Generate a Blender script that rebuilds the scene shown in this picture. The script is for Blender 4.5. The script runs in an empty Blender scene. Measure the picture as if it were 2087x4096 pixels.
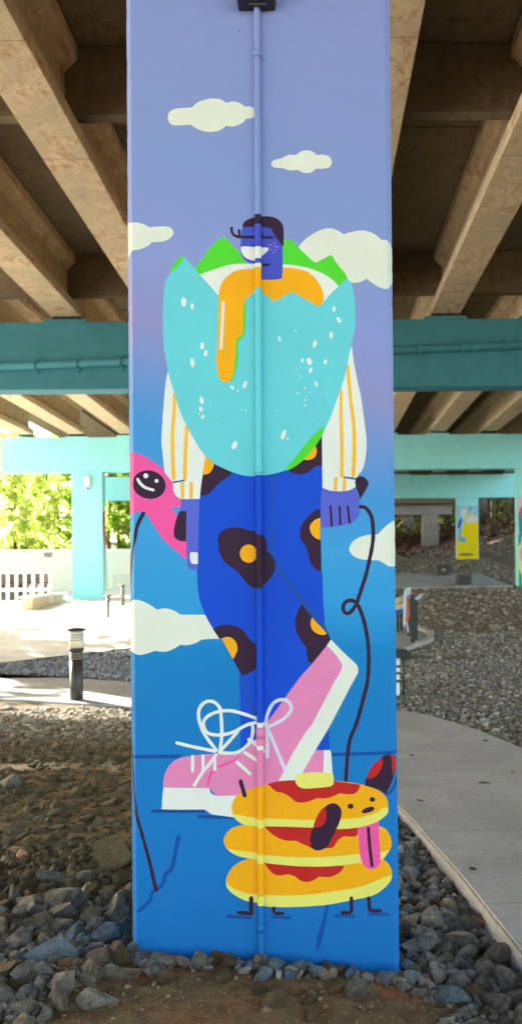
import bpy, bmesh, math, random
import numpy as np
from mathutils import Vector, Matrix
from mathutils.geometry import delaunay_2d_cdt
random.seed(7); RNG = np.random.default_rng(7)
scene = bpy.context.scene
COL = scene.collection

# ------------------------------------------------------------------ camera numbers
F = 3500.0; PX, PY = 1262.0, 2290.0; EYE = 1.65; ROLL = math.radians(0.46)
CR, SR = math.cos(ROLL), math.sin(ROLL)
def at(px, py, depth):
    dx, dy = px - PX, -(py - PY)
    return Vector(((CR*dx + SR*dy)*depth/F, depth, EYE + (-SR*dx + CR*dy)*depth/F))
def ray(px, py):
    dx, dy = px - PX, -(py - PY)
    return (CR*dx + SR*dy)/F, (-SR*dx + CR*dy)/F

# ------------------------------------------------------------------ helpers
def lin(c):
    c = c/255.0
    return c/12.92 if c <= 0.04045 else ((c+0.055)/1.055)**2.4
def rgb(r, g, b, k=1.0):
    return (min(lin(r)*k, .95), min(lin(g)*k, .95), min(lin(b)*k, .95), 1.0)

def new_mat(name):
    m = bpy.data.materials.new(name); m.use_nodes = True
    nt = m.node_tree; b = nt.nodes['Principled BSDF']
    return m, nt, b
def N(nt, t, **kw):
    n = nt.nodes.new(t)
    for k, v in kw.items(): setattr(n, k, v)
    return n
def noise(nt, scale, detail=4, rough=.55, coord=None, dist=0.0):
    n = N(nt, 'ShaderNodeTexNoise'); n.inputs['Scale'].default_value = scale
    n.inputs['Detail'].default_value = detail; n.inputs['Roughness'].default_value = rough
    n.inputs['Distortion'].default_value = dist
    if coord is not None: nt.links.new(coord, n.inputs['Vector'])
    return n
def ramp(nt, fac, stops, interp='LINEAR'):
    r = N(nt, 'ShaderNodeValToRGB'); r.color_ramp.interpolation = interp
    el = r.color_ramp.elements
    while len(el) < len(stops): el.new(.5)
    for e, (p, c) in zip(el, stops):
        e.position = p; e.color = c if len(c) == 4 else (*c, 1)
    nt.links.new(fac, r.inputs['Fac']); return r
def mixc(nt, fac, a, b, mode='MIX'):
    m = N(nt, 'ShaderNodeMix', data_type='RGBA', blend_type=mode)
    for s, v in ((0, fac), (6, a), (7, b)):
        if hasattr(v, 'links') or hasattr(v, 'is_linked'): nt.links.new(v, m.inputs[s])
        else: m.inputs[s].default_value = v
    return m.outputs[2]
def mathn(nt, op, a, b=None, clamp=False):
    m = N(nt, 'ShaderNodeMath', operation=op); m.use_clamp = clamp
    for i, v in enumerate((a, b)):
        if v is None: continue
        if hasattr(v, 'is_linked'): nt.links.new(v, m.inputs[i])
        else: m.inputs[i].default_value = v
    return m.outputs[0]
def bump(nt, b, h, dist=.01, strength=.5):
    n = N(nt, 'ShaderNodeBump'); n.inputs['Distance'].default_value = dist; n.inputs['Strength'].default_value = strength
    nt.links.new(h, n.inputs['Height']); nt.links.new(n.outputs[0], b.inputs['Normal']); return n
def objco(nt):
    return N(nt, 'ShaderNodeTexCoord').outputs['Object']
def geopos(nt):
    return N(nt, 'ShaderNodeNewGeometry').outputs['Position']

def tag(o, label=None, cat=None, group=None, kind=None):
    if label: o['label'] = label
    if cat: o['category'] = cat
    if group: o['group'] = group
    if kind: o['kind'] = kind
    return o
def empty(name, loc=(0, 0, 0), rz=0):
    o = bpy.data.objects.new(name, None); COL.objects.link(o)
    o.location = loc; o.rotation_euler = (0, 0, rz); o.empty_display_size = .2
    return o
def link(name, me, parent=None, mats=()):
    o = bpy.data.objects.new(name, me); COL.objects.link(o)
    for m in mats: me.materials.append(m)
    if parent is not None: o.parent = parent
    return o
def mesh_np(name, V, Fc, mats=(), parent=None, smooth=False, matidx=None, col=None):
    """V (n,3), Fc (m,k) arrays"""
    me = bpy.data.meshes.new(name)
    V = np.asarray(V, np.float32); Fc = np.asarray(Fc, np.int32)
    m, k = Fc.shape
    me.vertices.add(len(V)); me.vertices.foreach_set('co', V.ravel())
    me.loops.add(m*k); me.loops.foreach_set('vertex_index', Fc.ravel())
    me.polygons.add(m); me.polygons.foreach_set('loop_start', np.arange(0, m*k, k, dtype=np.int32))
    me.polygons.foreach_set('loop_total', np.full(m, k, np.int32))
    if matidx is not None: me.polygons.foreach_set('material_index', np.asarray(matidx, np.int32))
    me.polygons.foreach_set('use_smooth', np.full(m, smooth))
    if col is not None:
        a = me.color_attributes.new('tint', 'FLOAT_COLOR', 'POINT')
        c = np.ones((len(V), 4), np.float32); c[:, :3] = col
        a.data.foreach_set('color', c.ravel())
    me.update(calc_edges=True); me.validate()
    return link(name, me, parent, mats)
class MB:
    """collects simple solids, links them as ONE mesh object"""
    def __init__(s): s.bm = bmesh.new()
    def box(s, x0, x1, y0, y1, z0, z1, mi=0, bev=0, M=None):
        r = bmesh.ops.create_cube(s.bm, size=1)
        vs = r['verts']
        for v in vs:
            v.co = Vector(((x0+x1)/2 + v.co.x*(x1-x0), (y0+y1)/2 + v.co.y*(y1-y0), (z0+z1)/2 + v.co.z*(z1-z0)))
        fs = list({f for v in vs for f in v.link_faces})
        for f in fs: f.material_index = mi
        if bev:
            es = list({e for v in vs for e in v.link_edges})
            q = bmesh.ops.bevel(s.bm, geom=es, offset=bev, segments=2, affect='EDGES', profile=.6)
            vs = list({v for f in q['faces'] for v in f.verts} | {v for v in vs if v.is_valid})
            for f in q['faces']: f.material_index = mi
        if M is not None:
            for v in vs: v.co = M @ v.co
        return s
    def prism(s, pts, axis, a0, a1, mi=0, M=None):
        """pts 2D outline extruded along axis ('x','y','z')"""
        def mk(p, a):
            return {'x': (a, p[0], p[1]), 'y': (p[0], a, p[1]), 'z': (p[0], p[1], a)}[axis]
        A = [s.bm.verts.new(mk(p, a0)) for p in pts]; B = [s.bm.verts.new(mk(p, a1)) for p in pts]
        fs = []
        try:
            fs.append(s.bm.faces.new(A)); fs.append(s.bm.faces.new(B[::-1]))
        except ValueError: pass
        n = len(pts)
        for i in range(n): fs.append(s.bm.faces.new((A[i], B[i], B[(i+1) % n], A[(i+1) % n])))
        for f in fs: f.material_index = mi
        if M is not None:
            for v in A+B: v.co = M @ v.co
        return s
    def tube(s, pts, r, n=12, mi=0, cap=True, smooth=True):
        pts = [Vector(p) for p in pts]; rings = []
        rr = r if isinstance(r, (list, tuple)) else [r]*len(pts)
        for i, p in enumerate(pts):
            t = (pts[min(i+1, len(pts)-1)] - pts[max(i-1, 0)]).normalized()
            u = t.cross(Vector((0, 0, 1)) if abs(t.z) < .9 else Vector((0, 1, 0))).normalized(); w = t.cross(u)
            rings.append([s.bm.verts.new(p + (u*math.cos(2*math.pi*k/n) + w*math.sin(2*math.pi*k/n))*rr[i]) for k in range(n)])
        for a, b in zip(rings, rings[1:]):
            for k in range(n):
                f = s.bm.faces.new((a[k], a[(k+1) % n], b[(k+1) % n], b[k])); f.material_index = mi; f.smooth = smooth
        if cap:
            for rg in (rings[0], rings[-1][::-1]):
                f = s.bm.faces.new(rg); f.material_index = mi
        return s
    def build(s, name, mats, parent=None, bevel=0):
        me = bpy.data.meshes.new(name)
        if bevel:
            bmesh.ops.bevel(s.bm, geom=[e for e in s.bm.edges if e.is_manifold and e.calc_face_angle(0) > .6], offset=bevel, segments=2, affect='EDGES')
        bmesh.ops.recalc_face_normals(s.bm, faces=s.bm.faces)
        s.bm.to_mesh(me); s.bm.free()
        return link(name, me, parent, mats if isinstance(mats, (list, tuple)) else [mats])

# ------------------------------------------------------------------ materials
PK = 1.0       # paint brightness scale
def paint(name, r, g, b, rough=.62, mottling=.05, k=None):
    m, nt, bs = new_mat(name)
    p = geopos(nt)
    n1 = noise(nt, 3.0, 5, .6, p); n2 = noise(nt, 90.0, 3, .6, p)
    c = rgb(r, g, b, PK if k is None else k)
    lo = tuple(x*(1-mottling*1.6) for x in c[:3]); hi = tuple(min(1, x*(1+mottling)) for x in c[:3])
    f = mathn(nt, 'ADD', mathn(nt, 'MULTIPLY', n1.outputs[0], .7), mathn(nt, 'MULTIPLY', n2.outputs[0], .3))
    rp = ramp(nt, f, [(.3, lo), (.7, hi)])
    nt.links.new(rp.outputs[0], bs.inputs['Base Color'])
    bs.inputs['Roughness'].default_value = rough; bs.inputs['Specular IOR Level'].default_value = .2
    # roller stipple and faint horizontal form marks
    mp = N(nt, 'ShaderNodeMapping'); mp.inputs['Scale'].default_value = (20, 20, 260); nt.links.new(p, mp.inputs[0])
    n3 = noise(nt, 1.0, 3, .6, mp.outputs[0]); n4 = noise(nt, 260, 2, .5, p)
    h = mathn(nt, 'ADD', mathn(nt, 'MULTIPLY', n3.outputs[0], .6), mathn(nt, 'ADD', mathn(nt, 'MULTIPLY', n4.outputs[0], .5), mathn(nt, 'MULTIPLY', n1.outputs[0], 2.0)))
    bump(nt, bs, h, .0038, .7)
    return m
def flat(name, r, g, b, rough=.6, metal=0, var=.12, sc=6, bmp=.004, k=1.0, bsc=60):
    m, nt, bs = new_mat(name); p = objco(nt)
    n1 = noise(nt, sc, 6, .6, p)
    c = rgb(r, g, b, k)
    rp = ramp(nt, n1.outputs[0], [(.3, tuple(x*(1-var) for x in c[:3])), (.7, tuple(min(1, x*(1+var)) for x in c[:3]))])
    nt.links.new(rp.outputs[0], bs.inputs['Base Color'])
    bs.inputs['Roughness'].default_value = rough; bs.inputs['Metallic'].default_value = metal
    if bmp:
        n2 = noise(nt, bsc, 4, .6, p); bump(nt, bs, n2.outputs[0], bmp, .5)
    return m

# ================================================================== MURAL
CROPS = {'A': (500, 800, 2.18833), 'B': (1000, 800, 2.18833), 'C': (500, 1400, 2.18833), 'D': (1000, 1400, 2.18833),
         'E': (500, 1800, 2.18833), 'F': (1000, 1800, 2.18833), 'G': (500, 2300, 2.18833), 'H': (1000, 2300, 2.18833),
         'I': (500, 2750, 2.18833), 'J': (1000, 2750, 2.18833), 'K': (500, 3250, 2.18833), 'L': (1000, 3250, 2.18833),
         'P': (0, 0, 1.2577), 'Q': (1044, 0, 1.2589), 'S': (0, 0, 1.0)}
def seg(spec):
    """'E 12,34 56,78 G 1,2c' -> source pixel points; trailing c marks a sharp corner"""
    out = []; k = None
    for t in spec.split():
        if len(t) == 1 and t.isalpha(): k = CROPS[t]; continue
        c = t.endswith('c'); x, y = t.rstrip('c').split(',')
        out.append((k[0] + float(x)/k[2], k[1] + float(y)/k[2], c))
    return out
def smooth_closed(pts, n=4):
    out = []; L = len(pts)
    for i in range(L):
        p0, p1, p2, p3 = pts[i-1], pts[i], pts[(i+1) % L], pts[(i+2) % L]
        if p1[2]: p0 = p1
        if p2[2]: p3 = p2
        for j in range(n):
            t = j/n; q = []
            for a in (0, 1):
                q.append(.5*((2*p1[a]) + (-p0[a]+p2[a])*t + (2*p0[a]-5*p1[a]+4*p2[a]-p3[a])*t*t + (-p0[a]+3*p1[a]-3*p2[a]+p3[a])*t**3))
            out.append(tuple(q))
    return out
def smooth_open(pts, n=5):
    P = [pts[0]] + list(pts) + [pts[-1]]; out = []
    for i in range(1, len(P)-2):
        p0, p1, p2, p3 = P[i-1], P[i], P[i+1], P[i+2]
        for j in range(n):
            t = j/n
            out.append(tuple(.5*((2*p1[a]) + (-p0[a]+p2[a])*t + (2*p0[a]-5*p1[a]+4*p2[a]-p3[a])*t*t + (-p0[a]+3*p1[a]-3*p2[a]+p3[a])*t**3) for a in (0, 1)))
    out.append(tuple(pts[-1][:2])); return out
SHAPES = []      # (material key, polygon) drawn in order
def P(mat, spec, smooth=True, n=4):
    pts = seg(spec)
    poly = smooth_closed(pts, n) if smooth else [p[:2] for p in pts]
    SHAPES.append((mat, poly))
def stroke(mat, spec, w, w2=None, n=5, k=2.18833, wob=.06, smooth=True):
    """round-ended brush stroke; w in crop pixels"""
    pts = seg(spec); c = smooth_open(pts, n) if smooth and len(pts) > 2 else [p[:2] for p in pts]
    w2 = w if w2 is None else w2
    # resample evenly to keep the ribbon simple
    cum = [0]
    for a, b in zip(c, c[1:]): cum.append(cum[-1] + math.hypot(b[0]-a[0], b[1]-a[1]))
    tot = cum[-1]; m = max(2, int(tot/14)); R = []
    for i in range(m+1):
        d = tot*i/m; j = max(0, min(len(cum)-2, next((q for q in range(len(cum)-1) if cum[q+1] >= d-1e-6), len(cum)-2)))
        t = (d-cum[j])/max(1e-9, cum[j+1]-cum[j]); R.append((c[j][0]+(c[j+1][0]-c[j][0])*t, c[j][1]+(c[j+1][1]-c[j][1])*t))
    prev = None; ws = []
    for i, p in enumerate(R):
        a, b = R[max(i-1, 0)], R[min(i+1, len(R)-1)]
        dx, dy = b[0]-a[0], b[1]-a[1]; L = math.hypot(dx, dy) or 1
        hw = (w + (w2-w)*i/m)/k/2*(1+wob*math.sin(i*1.7+R[0][0]))
        l = (p[0]-dy/L*hw, p[1]+dx/L*hw); r = (p[0]+dy/L*hw, p[1]-dx/L*hw)
        if prev: SHAPES.append((mat, [prev[0], l, r, prev[1]]))
        prev = (l, r); ws.append(hw)
    for (cx, cy), hw in ((R[0], ws[0]), (R[-1], ws[-1])):
        SHAPES.append((mat, [(cx+hw*.97*math.cos(a*math.pi/5), cy+hw*.97*math.sin(a*math.pi/5)) for a in range(10)]))
def ell(mat, spec, rx, ry=None, rot=0, k=2.18833, n=18):
    (cx, cy, _), = seg(spec); ry = rx if ry is None else ry; a0 = math.radians(rot)
    pts = []
    for i in range(n):
        a = 2*math.pi*i/n; x, y = rx/k*math.cos(a), ry/k*math.sin(a)
        pts.append((cx + x*math.cos(a0)-y*math.sin(a0), cy + x*math.sin(a0)+y*math.cos(a0)))
    SHAPES.append((mat, pts))

# clouds
P('cloud', 'P 845,595 852,565 885,547 965,541c 1000,512 1060,496 1110,500 1138,518c 1170,510 1205,518 1232,536c 1262,537 1279,550 1276,590 1238,597c 1220,618 1175,636 1138,632c 1105,655 1050,664 995,650 960,627c 880,631 855,620')
P('cloud', 'Q 50,825 62,808 100,798c 140,780 174,782c 200,763 235,757 262,765 282,782c 310,779 342,788 356,815 345,840 320,848 275,850c 250,868 215,870 185,855c 150,858 105,846c 65,843')
P('cloud', 'A -60,60c 8,150 30,192 60,197 110,197 165,212 217,241c 270,234 340,232 395,240 424,275 415,310 385,340 345,360 300,366 235,371c 195,405 130,432 60,445 35,470 8,510 -60,540c')
P('cloud', 'B 425,415c 450,375 520,315 610,265 680,247 745,258 822,301c 870,283 960,267 1020,272 1090,300 1147,350c 1190,350 1222,368 1243,408 1340,500c 1340,640c 1250,690c 1238,720 1203,776 1140,768 1080,735 1018,688c 975,712 930,723 885,721 850,690c 700,600c 500,520c')
P('cloud', 'F 1340,600c 1290,612 1255,617 1200,655 1150,700 1117,738c 1040,742 960,762 900,800 867,855 870,885 900,925 960,953 1040,963 1122,966c 1170,993 1225,1021 1285,1014 1340,1010c')
P('cloud', 'G -20,250c 35,240 75,217 130,222 200,250 283,304c 320,294 365,293 420,307 488,348c 705,348c 800,500c 860,558c 740,560 667,567c 620,595 550,614 483,611c 430,645 370,668 320,672 265,663c 200,685 125,700 60,675 30,650 -20,640c')
# painted ground line, painted shadows and cracks
P('deep', 'I -20,593c 500,585c 470,620c -20,622c', False)
P('deep', 'J 705,573c 1320,553c 1320,583c 705,603c', False)
P('deep', 'I 240,1080 265,1066 680,1070 692,1085 680,1098 262,1097')
P('deep', 'I 640,1130 665,1115 950,1132c 950,1152c 655,1143')
stroke('deep', 'K 470,212 445,330 410,490 355,540 340,610 280,675 240,695 225,760 170,820 120,866', 36, 30)
P('deep', 'L 661,812c 692,808c 665,960c 630,1110c 606,1205 585,1215 570,1200 590,1080 630,940')
stroke('deep', 'K 900,910 1095,922', 30); stroke('deep', 'L 195,915 345,920', 28)
stroke('deep', 'L 748,905 905,908', 27); stroke('deep', 'L 1045,890 1200,890', 28)
stroke('deep', 'J 1290,800 1250,890 1185,940', 34, 20)
# crack that runs round the left edge
stroke('plum', 'E 165,548 110,660 88,770', 36, 30); stroke('plum', 'E 88,770 66,880 50,1010 38,1170 30,1300', 26, 12)
stroke('plum', 'I 48,470 62,650 78,880 100,1090', 10, 22); stroke('plum', 'K 92,-10 150,190 215,430 272,678', 26, 34)
# bird
P('pink', 'E -30,-50c 30,-2 68,16 180,60 335,165c 352,212 420,275c 425,360 450,410 492,430c 490,503c 430,501 400,497c 460,575c 540,700c 540,940c 524,955 480,910 400,845 320,760 215,600 180,548 130,543 70,552 32,592 -30,600c')
ell('plum', 'E 212,303', 146, 124, 14, n=28); ell('white', 'E 183,226', 22); ell('white', 'E 277,271', 17)
stroke('white', 'E 112,255 138,298 185,332 248,350', 27, 24)
# trousers
P('royal', 'E 720,20c 680,200c 660,400c 648,480 640,900 630,1050c G 632,0 636,110 655,220 700,345 770,470 840,560 900,670 1000,840c 1005,1100c 1012,1313c I 1010,545c 1145,470c 1200,360c J 160,290c H 300,1080c 440,890c 540,780c 668,622c 706,563c 690,515c 657,470c 638,200 632,0 F 622,1070c 615,700c 615,480c 630,330c 627,140c D 628,760c 560,800c 0,1000c')
stroke('seam', 'F 205,228 192,500 178,860', 20, 22); stroke('seam', 'F 178,860 215,980 330,1150 450,1310', 22, 28)
stroke('seam', 'H 285,-5 420,180 540,345 648,462', 24, 34)
stroke('seam', 'G 1020,885 1070,1040 1120,1190 1150,1290', 18, 30)
P('plum', 'C 775,1000c 860,1035 928,1065 915,1100 850,1145c 790,1200 740,1255 690,1275 655,1275c 665,1180c 680,1080c')
P('yolk', 'C 700,920c 775,995 765,1040 735,1080 682,1092c 690,1000c')
P('plum', 'E 812,790 825,735 860,700 930,680 1010,680 1090,703 1140,716 1195,740 1232,790 1240,880c 1285,925 1315,1000 1300,1080 1258,1140 1200,1190 1150,1215 1080,1180 1020,1110 960,1045 880,990 835,920 820,860')
ell('yolk', 'E 1081,907', 76, 80, 0, n=26)
P('plum', 'F 630,516c 580,525 520,570 460,640 435,720 440,780 490,850 510,920 530,990 570,1040 624,1072c 617,700c')
P('yolk', 'F 614,595c 570,610 530,650 522,690 540,740 580,775 614,787c')
P('plum', 'D 630,755c 590,810 560,850 460,960 330,1053c 380,1080 430,1090 490,1078 540,1045 570,1018 630,1012c')
P('yolk', 'D 565,825c 583,880 570,930 540,955 500,963 455,957c 520,880c')
P('plum', 'G 768,472c 830,443 900,435 970,447 1040,490 1090,565 1146,612 1158,700 1146,812 1090,855 1030,883c 1000,840c 945,737c 845,558c 825,557c')
P('yolk', 'G 845,557c 890,542 940,555 975,600 983,655 965,700 945,738c')
P('plum', 'H 450,262 477,265c 545,362c 657,480c 706,560c 690,590c 620,680c 540,777c 505,750 497,700 490,640 450,580 410,510 393,430 400,370 425,300')
P('yolk', 'H 545,362c 600,430 670,512c 640,525 590,515 545,480 528,430 535,390')
stroke('seam', 'H 285,-5 420,180 540,345 648,462', 24, 34)
# sleeves
P('white', 'C 378,178c 400,250 435,380 480,520 560,700 640,840 700,930 690,1000 680,1090 665,1190 655,1304c 490,1305c 445,1272 425,1230 420,1160c 370,1100 345,1050 330,900 320,800 330,600 345,400 360,270')
stroke('stripe', 'C 436,392 430,560 418,700 418,950 428,1128', 27, 31); stroke('stripe', 'C 541,672 532,850 523,1126', 27, 32)
stroke('stripe', 'C 502,1168 505,1292', 30); stroke('stripe', 'C 580,1168 578,1294', 29); stroke('cuff', 'C 425,1157 520,1142', 17, 13)
P('white', 'B 888,1270c D 905,100 930,230 965,390 985,520 1005,680 1018,800 1010,930 985,1040 955,1080 920,1127c 920,1200 870,1228 790,1238 700,1230 632,1205c 628,760c 660,660c 720,540c 780,370c 850,100c')
stroke('stripe', 'D 852,140 865,300 880,450 900,600 910,750 910,900 901,1098', 26, 33); stroke('stripe', 'D 793,350 795,600 802,900 800,1102', 25, 31)
stroke('stripe', 'D 750,1124 745,1226', 28); stroke('stripe', 'D 826,1124 820,1226', 27); stroke('cuff', 'D 822,1113 922,1128', 14, 18)
# hands
P('violet', 'E 488,430c 653,428c 645,500 640,900 637,1048c 580,1048 550,1022 540,950 537,800c 537,535c 485,533c')
P('plum', 'E 485,533c 538,536c 535,800c 480,795 435,765 428,720 440,640 465,560')
P('white', 'E 570,905 600,894 638,898c 638,996c 600,998 575,978')
P('violet', 'F 632,335c 700,358 790,362 870,352 920,322c 935,380 960,430c 960,530 945,580 900,630 860,650 720,675 615,679c 615,500c')
stroke('plum', 'F 703,492 712,664', 20); stroke('plum', 'F 782,496 788,650', 20); stroke('plum', 'F 853,496 869,634', 20)
P('plum', 'F 920,262 955,230 1000,240 1033,280 1030,310 1000,370 960,430c 940,370 922,310')
# lead
stroke('plum', 'F 966,497 1000,500 1035,535 1065,600 1076,740 1065,850 1045,950 1010,1100 945,1300 H 935,240 900,300 855,340 820,320 812,275 835,235 880,222 930,245 975,340 1010,470 1030,600 1037,750 1025,930 990,1080 925,1310 J 880,430 855,560 835,825', 34, 34)
# egg
P('green', 'A 607,598c 680,510 760,400 848,325 880,335 950,410 1012,468 1030,520 1075,553c 900,570 790,605 655,652c')
P('green', 'B 280,360c 330,343 360,350 430,420 500,490 565,548c 600,535 700,485 720,495 770,570 830,640 850,687c 772,752c 720,700 640,645 540,605 420,575 280,562c')
P('white', 'A 655,652c 720,628 790,605 900,570 1000,558 1127,560 B 92,560c 285,562 420,575 540,605 640,645 720,700 772,752c 700,850c 598,930c 360,802c 212,890c 75,785c A 1040,880c 815,834c')
P('aqua', 'A 520,497c 560,540 607,600 655,652 720,735 815,832c 930,1000c 1030,900c 1090,840 1165,785c B 140,835 212,890c 290,845 362,800c 470,860 598,935c 640,893 720,805 850,687c 885,730 910,850 918,1050 910,1150 880,1280 D 830,220 760,430 680,640 560,840 450,960 320,1050c 200,1085 50,1104 C 1040,1098 930,1065 775,990 695,910 600,770 500,580 430,370 375,180 355,50 A 340,1290 333,1100 338,850 355,720 400,630 430,560 480,508')
P('green', 'A 400,632c 397,608 440,540 482,500 515,492 520,500c 490,545 450,590 412,632')
P('green', 'A 1046,880c 1057,950 1050,1130 1040,1180 1010,1220 990,1240 988,1310 C 985,110 960,210 935,270 912,273c 930,230c 960,0c A 960,1200c 1010,1100c')
P('green', 'D 661,657c 650,690 625,755 570,840 480,950 400,1015 330,1053c 303,1053c 340,1000 400,930 510,790 580,720')
P('yolk', 'A 818,834c 824,800 840,740 890,670 970,620 1080,603 1185,603c B 285,590c 380,597 480,620 550,665 610,740 640,820 638,892c 598,935c 470,860c 362,801c 290,843c 212,890c 140,835c 75,785c 40,795c A 1090,838 1045,880c 1035,960 1032,1130 1020,1180 970,1215c 968,1310 C 960,100 940,230 910,275 870,280 830,260 810,200 800,80 805,0 A 812,1100 818,950')
stroke('white', 'A 860,898 853,1050 840,1300', 26, 27)
for c, rx, ry, rot in (('A 515,892', 24, 42, 0), ('A 589,930', 13, 29, 0), ('A 676,1277', 16, 32, 0), ('C 706,28', 15, 28, 15), ('C 589,110', 17, 42, -8),
                       ('C 938,327', 13, 22, -30), ('C 1050,301', 15, 36, 22), ('C 989,360', 9, 7, 0), ('C 671,441', 16, 35, -12), ('C 665,517', 15, 24, -25),
                       ('C 681,585', 12, 22, 25), ('C 651,560', 6, 6, 0), ('C 1057,531', 8, 7, 0), ('C 958,832', 22, 39, 22), ('B 733,955', 15, 24, 15),
                       ('B 775,1049', 16, 29, -32), ('B 708,1182', 15, 31, 0), ('B 565,1261', 17, 34, 14), ('B 257,1216', 10, 29, -15), ('B 397,1144', 8, 7, 0),
                       ('D 458,91', 11, 19, 15), ('D 517,99', 24, 33, -20), ('D 657,103', 13, 24, 5), ('D 529,177', 13, 26, 20), ('D 576,298', 12, 25, -28),
                       ('D 291,742', 19, 44, 20), ('D 328,778', 13, 8, 15), ('D 415,375', 8, 9, 0), ('D 484,337', 6, 9, 0), ('D 482,438', 5, 9, 0), ('D 484,484', 5, 11, -20),
                       ('D 447,233', 5, 7, 0), ('D 497,404', 4, 5, 0), ('D 517,370', 4, 5, 0), ('D 676,383', 4, 5, 0), ('D 236,534', 4, 5, 0), ('D 534,547', 3, 4, 0), ('D 576,580', 6, 3, 30),
                       ('D 624,460', 3, 4, 0), ('D 447,630', 3, 4, 0), ('D 390,664', 4, 3, 0), ('D 503,638', 3, 3, 0), ('D 411,165', 3, 6, 0), ('C 754,485', 4, 8, 10), ('C 805,580', 4, 4, 0)):
    ell('white', c, rx, ry, rot, n=12)
# head
P('indigo', 'A 1028,233c 1015,330 1013,460 1035,512 1080,545 1125,556 1185,570c 1185,697c B 200,698 262,690 281,668 285,560c 285,300c 180,190c 92,190c A 1125,190c')
P('plum', 'A 1028,237c 1035,205 1065,175 1125,153 1185,144 B 160,143 225,157 275,200 292,260 292,390 280,399c 235,340 205,290 182,248c 92,232c A 1125,234c')
stroke('plum', 'A 932,246 936,283 962,314 1010,323 1185,326', 25); stroke('plum', 'B 80,326 200,330', 23); stroke('plum', 'A 998,266 1002,315', 24); stroke('plum', 'B 104,292 105,325', 19, 24)
P('white', 'A 1017,410c 1060,405 1125,412 1185,415 B 160,417c 157,440 120,475 90,502 A 1180,528 1125,530 1060,510 1025,470 1014,430')
P('plum', 'B 85,560c 140,556 183,562 150,580 85,586c')
for c in ('186,390', '214,375', '165,398', '213,407', '238,410', '184,434', '226,436', '205,462'): ell('rose', 'B ' + c, 6, 6, n=8)
# shoes
P('rose', 'I 335,872c 340,790 370,710 415,655 470,623 560,602 700,585 1030,570c 1145,450c 1160,350c J 120,340c 160,290c 270,140c 370,0c H 300,1080c 440,890c 540,780c 668,622c 720,665 780,730 802,800 790,850 740,930c 540,1310c J 480,400c 245,860c 70,880c I 1000,945c 830,947 780,925 752,890 738,880c')
P('cloud', 'H 706,563c 760,620 850,710 930,785 943,830 935,870 880,970c 720,1280c J 690,350c 570,550c 460,742c 410,840c 245,830c 370,580c 480,400c H 540,1310c 740,930c 800,820 790,760 720,665 668,622c')
P('royal', 'J 690,362c 694,545c 575,548c')
P('rose', 'J 570,548c 650,550c 640,760c 450,760c')
P('white', 'J 645,549c 690,547 702,556 710,600 722,780c 638,780c')
P('white', 'I 338,875c 738,880c 750,920 780,940 830,948 1000,945c 970,1140c 870,1125 760,1110 730,1090 697,1068c 350,1067 326,1040 328,950')
stroke('magenta', 'I 762,735 735,800 726,865', 20, 14); stroke('magenta', 'I 812,695 870,675 940,645 1000,594', 20, 8)
for s in ('835,190 800,140 745,118 690,135 650,190 645,260 665,340 710,430 800,550', '835,190 845,300 845,440 830,560',
          '1152,272 1050,235 940,205 850,205 760,230 700,275 685,330 720,395 790,415 870,412 960,385 1040,340 1090,320 1152,305',
          '1115,320 1117,400 1085,490 1000,560 930,575 825,570', '985,385 930,450 835,555', '455,485 600,520 790,558', '795,590 740,670 680,740 607,855'):
    stroke('white', 'I ' + s, 29)
for s in ('592,602 592,733', '683,600 683,720', '785,620 787,718'): stroke('white', 'I ' + s, 27)
for s in ('1045,567 1160,642', '982,655 1093,755', '1115,478 1215,560'): stroke('white', 'I ' + s, 30)
stroke('white', 'I 1140,305 1240,325', 30); stroke('white', 'J -10,455 60,490', 30)
for s in ('135,335 150,240 200,140 270,105 330,120 362,170 340,230 270,290 150,350', '148,340 150,450 152,606', '160,370 230,540 312,735'): stroke('lace', 'J ' + s, 30)
# pancakes, lowest first
P('pale', 'K 1150,400c 1075,408 1010,430 940,480 895,550 885,600 890,650 940,710 1050,770 1155,790 L 130,820 250,828 380,827 540,820 690,805 900,765 1060,730 1150,680 1220,610 1238,560 1235,500 1200,440 1155,405c 700,380c')
P('orange', 'K 1150,400c 1075,408 1010,430 940,480 895,550 886,615c 950,665 1060,705 1155,713 L 130,720 250,726 400,725 560,713 700,695 960,650 1120,590 1237,543c 1235,500 1200,440 1155,405c 700,380c')
P('syrup', 'L 120,430c 250,455 400,463 560,475 822,465c 800,510 750,545 690,565 600,563c 560,590 500,608 440,595 390,560 335,540c 260,552 200,535 150,480')
P('pale', 'K 1150,100c 1020,110 940,135 890,180 865,230 872,280 910,335 1000,385 1150,414 L 125,440 300,460 470,472 700,470 970,440c 1100,430c 1165,405c 1210,345 1233,290 1228,220 1190,150 1120,115c')
P('orange', 'K 1150,100c 1020,110 940,135 890,180 865,230 870,280 892,316c 1000,335 1150,352 L 125,370 350,388 560,392 800,380 960,360 1140,345 1215,328c 1235,290 1228,220 1190,150 1120,115c')
P('syrup', 'L 120,115c 550,130c 760,140c 940,130c 936,195 900,212 820,207c 770,240 730,300 680,313 540,313c 470,280 400,247c 310,245 230,215 170,170')
P('pale', 'I 1120,880c 1040,905 975,950 940,1010 934,1070 950,1130 1000,1180 1060,1205 1150,1215 J 130,1216 300,1218 560,1228 750,1240 940,1225 1100,1180 1190,1110 1207,1060 1200,1000 1180,950 1120,900 1020,860 900,835 730,818 390,810 160,848 70,852')
P('orange', 'I 1120,880c 1040,905 975,950 940,1010 935,1060 948,1108c 1050,1125 1150,1142 J 130,1145 350,1155 560,1160 800,1160 950,1140 1080,1105 1160,1055 1190,1050 1206,1062c 1205,1010 1180,950 1120,900 1020,860 900,835 730,818 390,810 160,848 70,852')
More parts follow.
